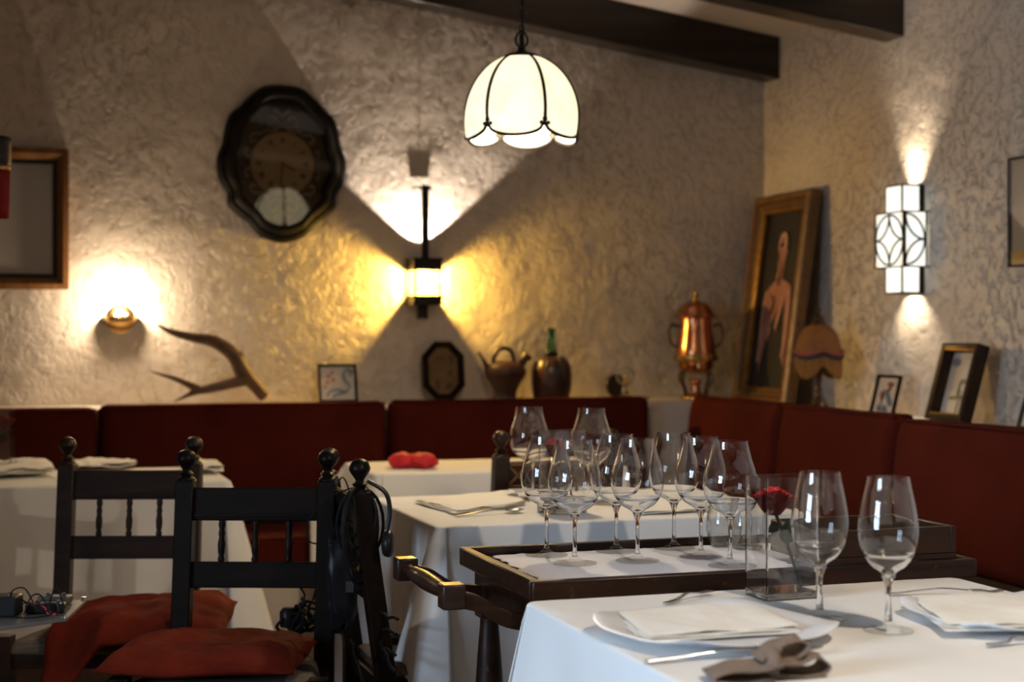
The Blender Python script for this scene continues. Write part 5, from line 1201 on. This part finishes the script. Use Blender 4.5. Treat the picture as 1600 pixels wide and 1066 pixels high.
# board with recording gear at the left edge, on a small dark stand
bz = 0.705; A1, B1, C1, D1 = onZ(-160, 1008, bz), onZ(104, 966, bz), onZ(136, 936, bz), onZ(-60, 950, bz)
A1 = onZ(-170, 1004, bz)
st = thing('gear_stand', 'dark stand carrying a grey board of electronics at the left edge', 'stand', (0, 0, 0))
ctr = (A1+B1+C1+D1)/4; st.location = (ctr.x, ctr.y, 0)
m = MB(); vs = [(p.x-ctr.x, p.y-ctr.y, z) for z in (bz-0.006, bz) for p in (A1, B1, C1, D1)]
m.add(vs, [(3, 2, 1, 0), (4, 5, 6, 7), (0, 1, 5, 4), (1, 2, 6, 5), (2, 3, 7, 6), (3, 0, 4, 7)]).build('board', 'grey_board', st, bevel=0.001)
MB().tube([(-0.10, 0, 0.02), (-0.10, 0, bz-0.006)], 0.012, 12).build('pole', 'dark_metal', st)
for k in range(3):
    a = 2*PI*k/3+0.4; MB().tube([(-0.10, 0, 0.22), (-0.10+0.20*math.cos(a), 0.20*math.sin(a), 0.008)], 0.008, 8).build('leg', 'dark_metal', st)
m = MB()
for p in (B1, C1): m.lathe([(0, 0), (0.005, 0), (0.005, 0.004), (0, 0.004)], (p.x-ctr.x-0.005, p.y-ctr.y, bz), 10)
m.build('corner_screw', 'steel', st)
def dev(px, py, dims, rz, label, name, cat, mat='black_plastic'):
    q = onZ(px, py, bz); t = thing(name, label, cat, (q.x, q.y, bz+0.001), rz)
    MB().box((0, 0, dims[2]/2), dims).build('casing', mat, t, bevel=0.003)
    MB().lathe([(0, 0), (0.004, 0), (0.004, 0.005), (0, 0.006)], (dims[0]*0.3, -dims[1]*0.1, dims[2]), 10).lathe([(0, 0), (0.004, 0), (0.004, 0.005), (0, 0.006)], (-dims[0]*0.2, -dims[1]*0.1, dims[2]), 10).build('knob', 'grey_plastic', t)
dev(86, 944, (0.055, 0.032, 0.014), -YAW, 'small black receiver box at the back of the grey board', 'receiver_box', 'electronics', 'grey_plastic')
dev(72, 958, (0.066, 0.030, 0.016), -YAW+0.1, 'small black transmitter box at the front of the grey board', 'transmitter_box', 'electronics')
dev(-4, 962, (0.075, 0.045, 0.034), -YAW, 'black recorder cut by the left edge on the grey board', 'sound_recorder', 'electronics')
q = onZ(40, 965, bz); wr = thing('wire_tangle', 'tangle of thin black wires over the grey board', 'wires', (q.x, q.y, bz+0.003), -YAW)
for k, pth in enumerate([[(-0.05, 0, 0.0), (-0.03, 0.01, 0.02), (-0.022, 0.0, 0.042), (-0.002, 0, 0.046), (0.010, 0.01, 0.02), (0.02, 0, 0.006)],
                         [(0.0, -0.01, 0.002), (0.008, 0, 0.03), (0.022, 0, 0.036), (0.030, 0.01, 0.022), (0.04, 0, 0.008)],
                         [(0.03, 0.02, 0.0), (0.038, 0.02, 0.03), (0.047, 0.02, 0.045), (0.055, 0.02, 0.024), (0.06, 0.02, 0.008)],
                         [(-0.05, -0.03, 0.001), (-0.02, -0.035, 0.003), (0.02, -0.03, 0.002), (0.05, -0.02, 0.006), (0.03, 0.0, 0.010)],
                         [(-0.06, 0.02, 0.01), (-0.02, 0.02, 0.024), (0.01, 0.01, 0.016), (0.05, 0.0, 0.02), (0.06, -0.02, 0.004)]]):
    MB().tube(cr(pth, 6), 0.0014, 6).build('wire', 'black_cord', wr)
q2 = onZ(60, 962, bz); rw = MB().tube([Vector(p) for p in cr([(-0.03, 0.01, 0.018), (-0.01, 0, 0.020), (0.012, -0.005, 0.014), (0.020, -0.012, 0.004), (0.034, -0.016, 0.004), (0.028, -0.004, 0.004)], 6)], 0.0013, 6).build('red_wire', 'red_wire')
rw.location = (q2.x, q2.y, bz+0.001); rw.rotation_euler.z = -YAW; tag(rw, 'thin red wire lying across the boxes on the grey board', 'wire')
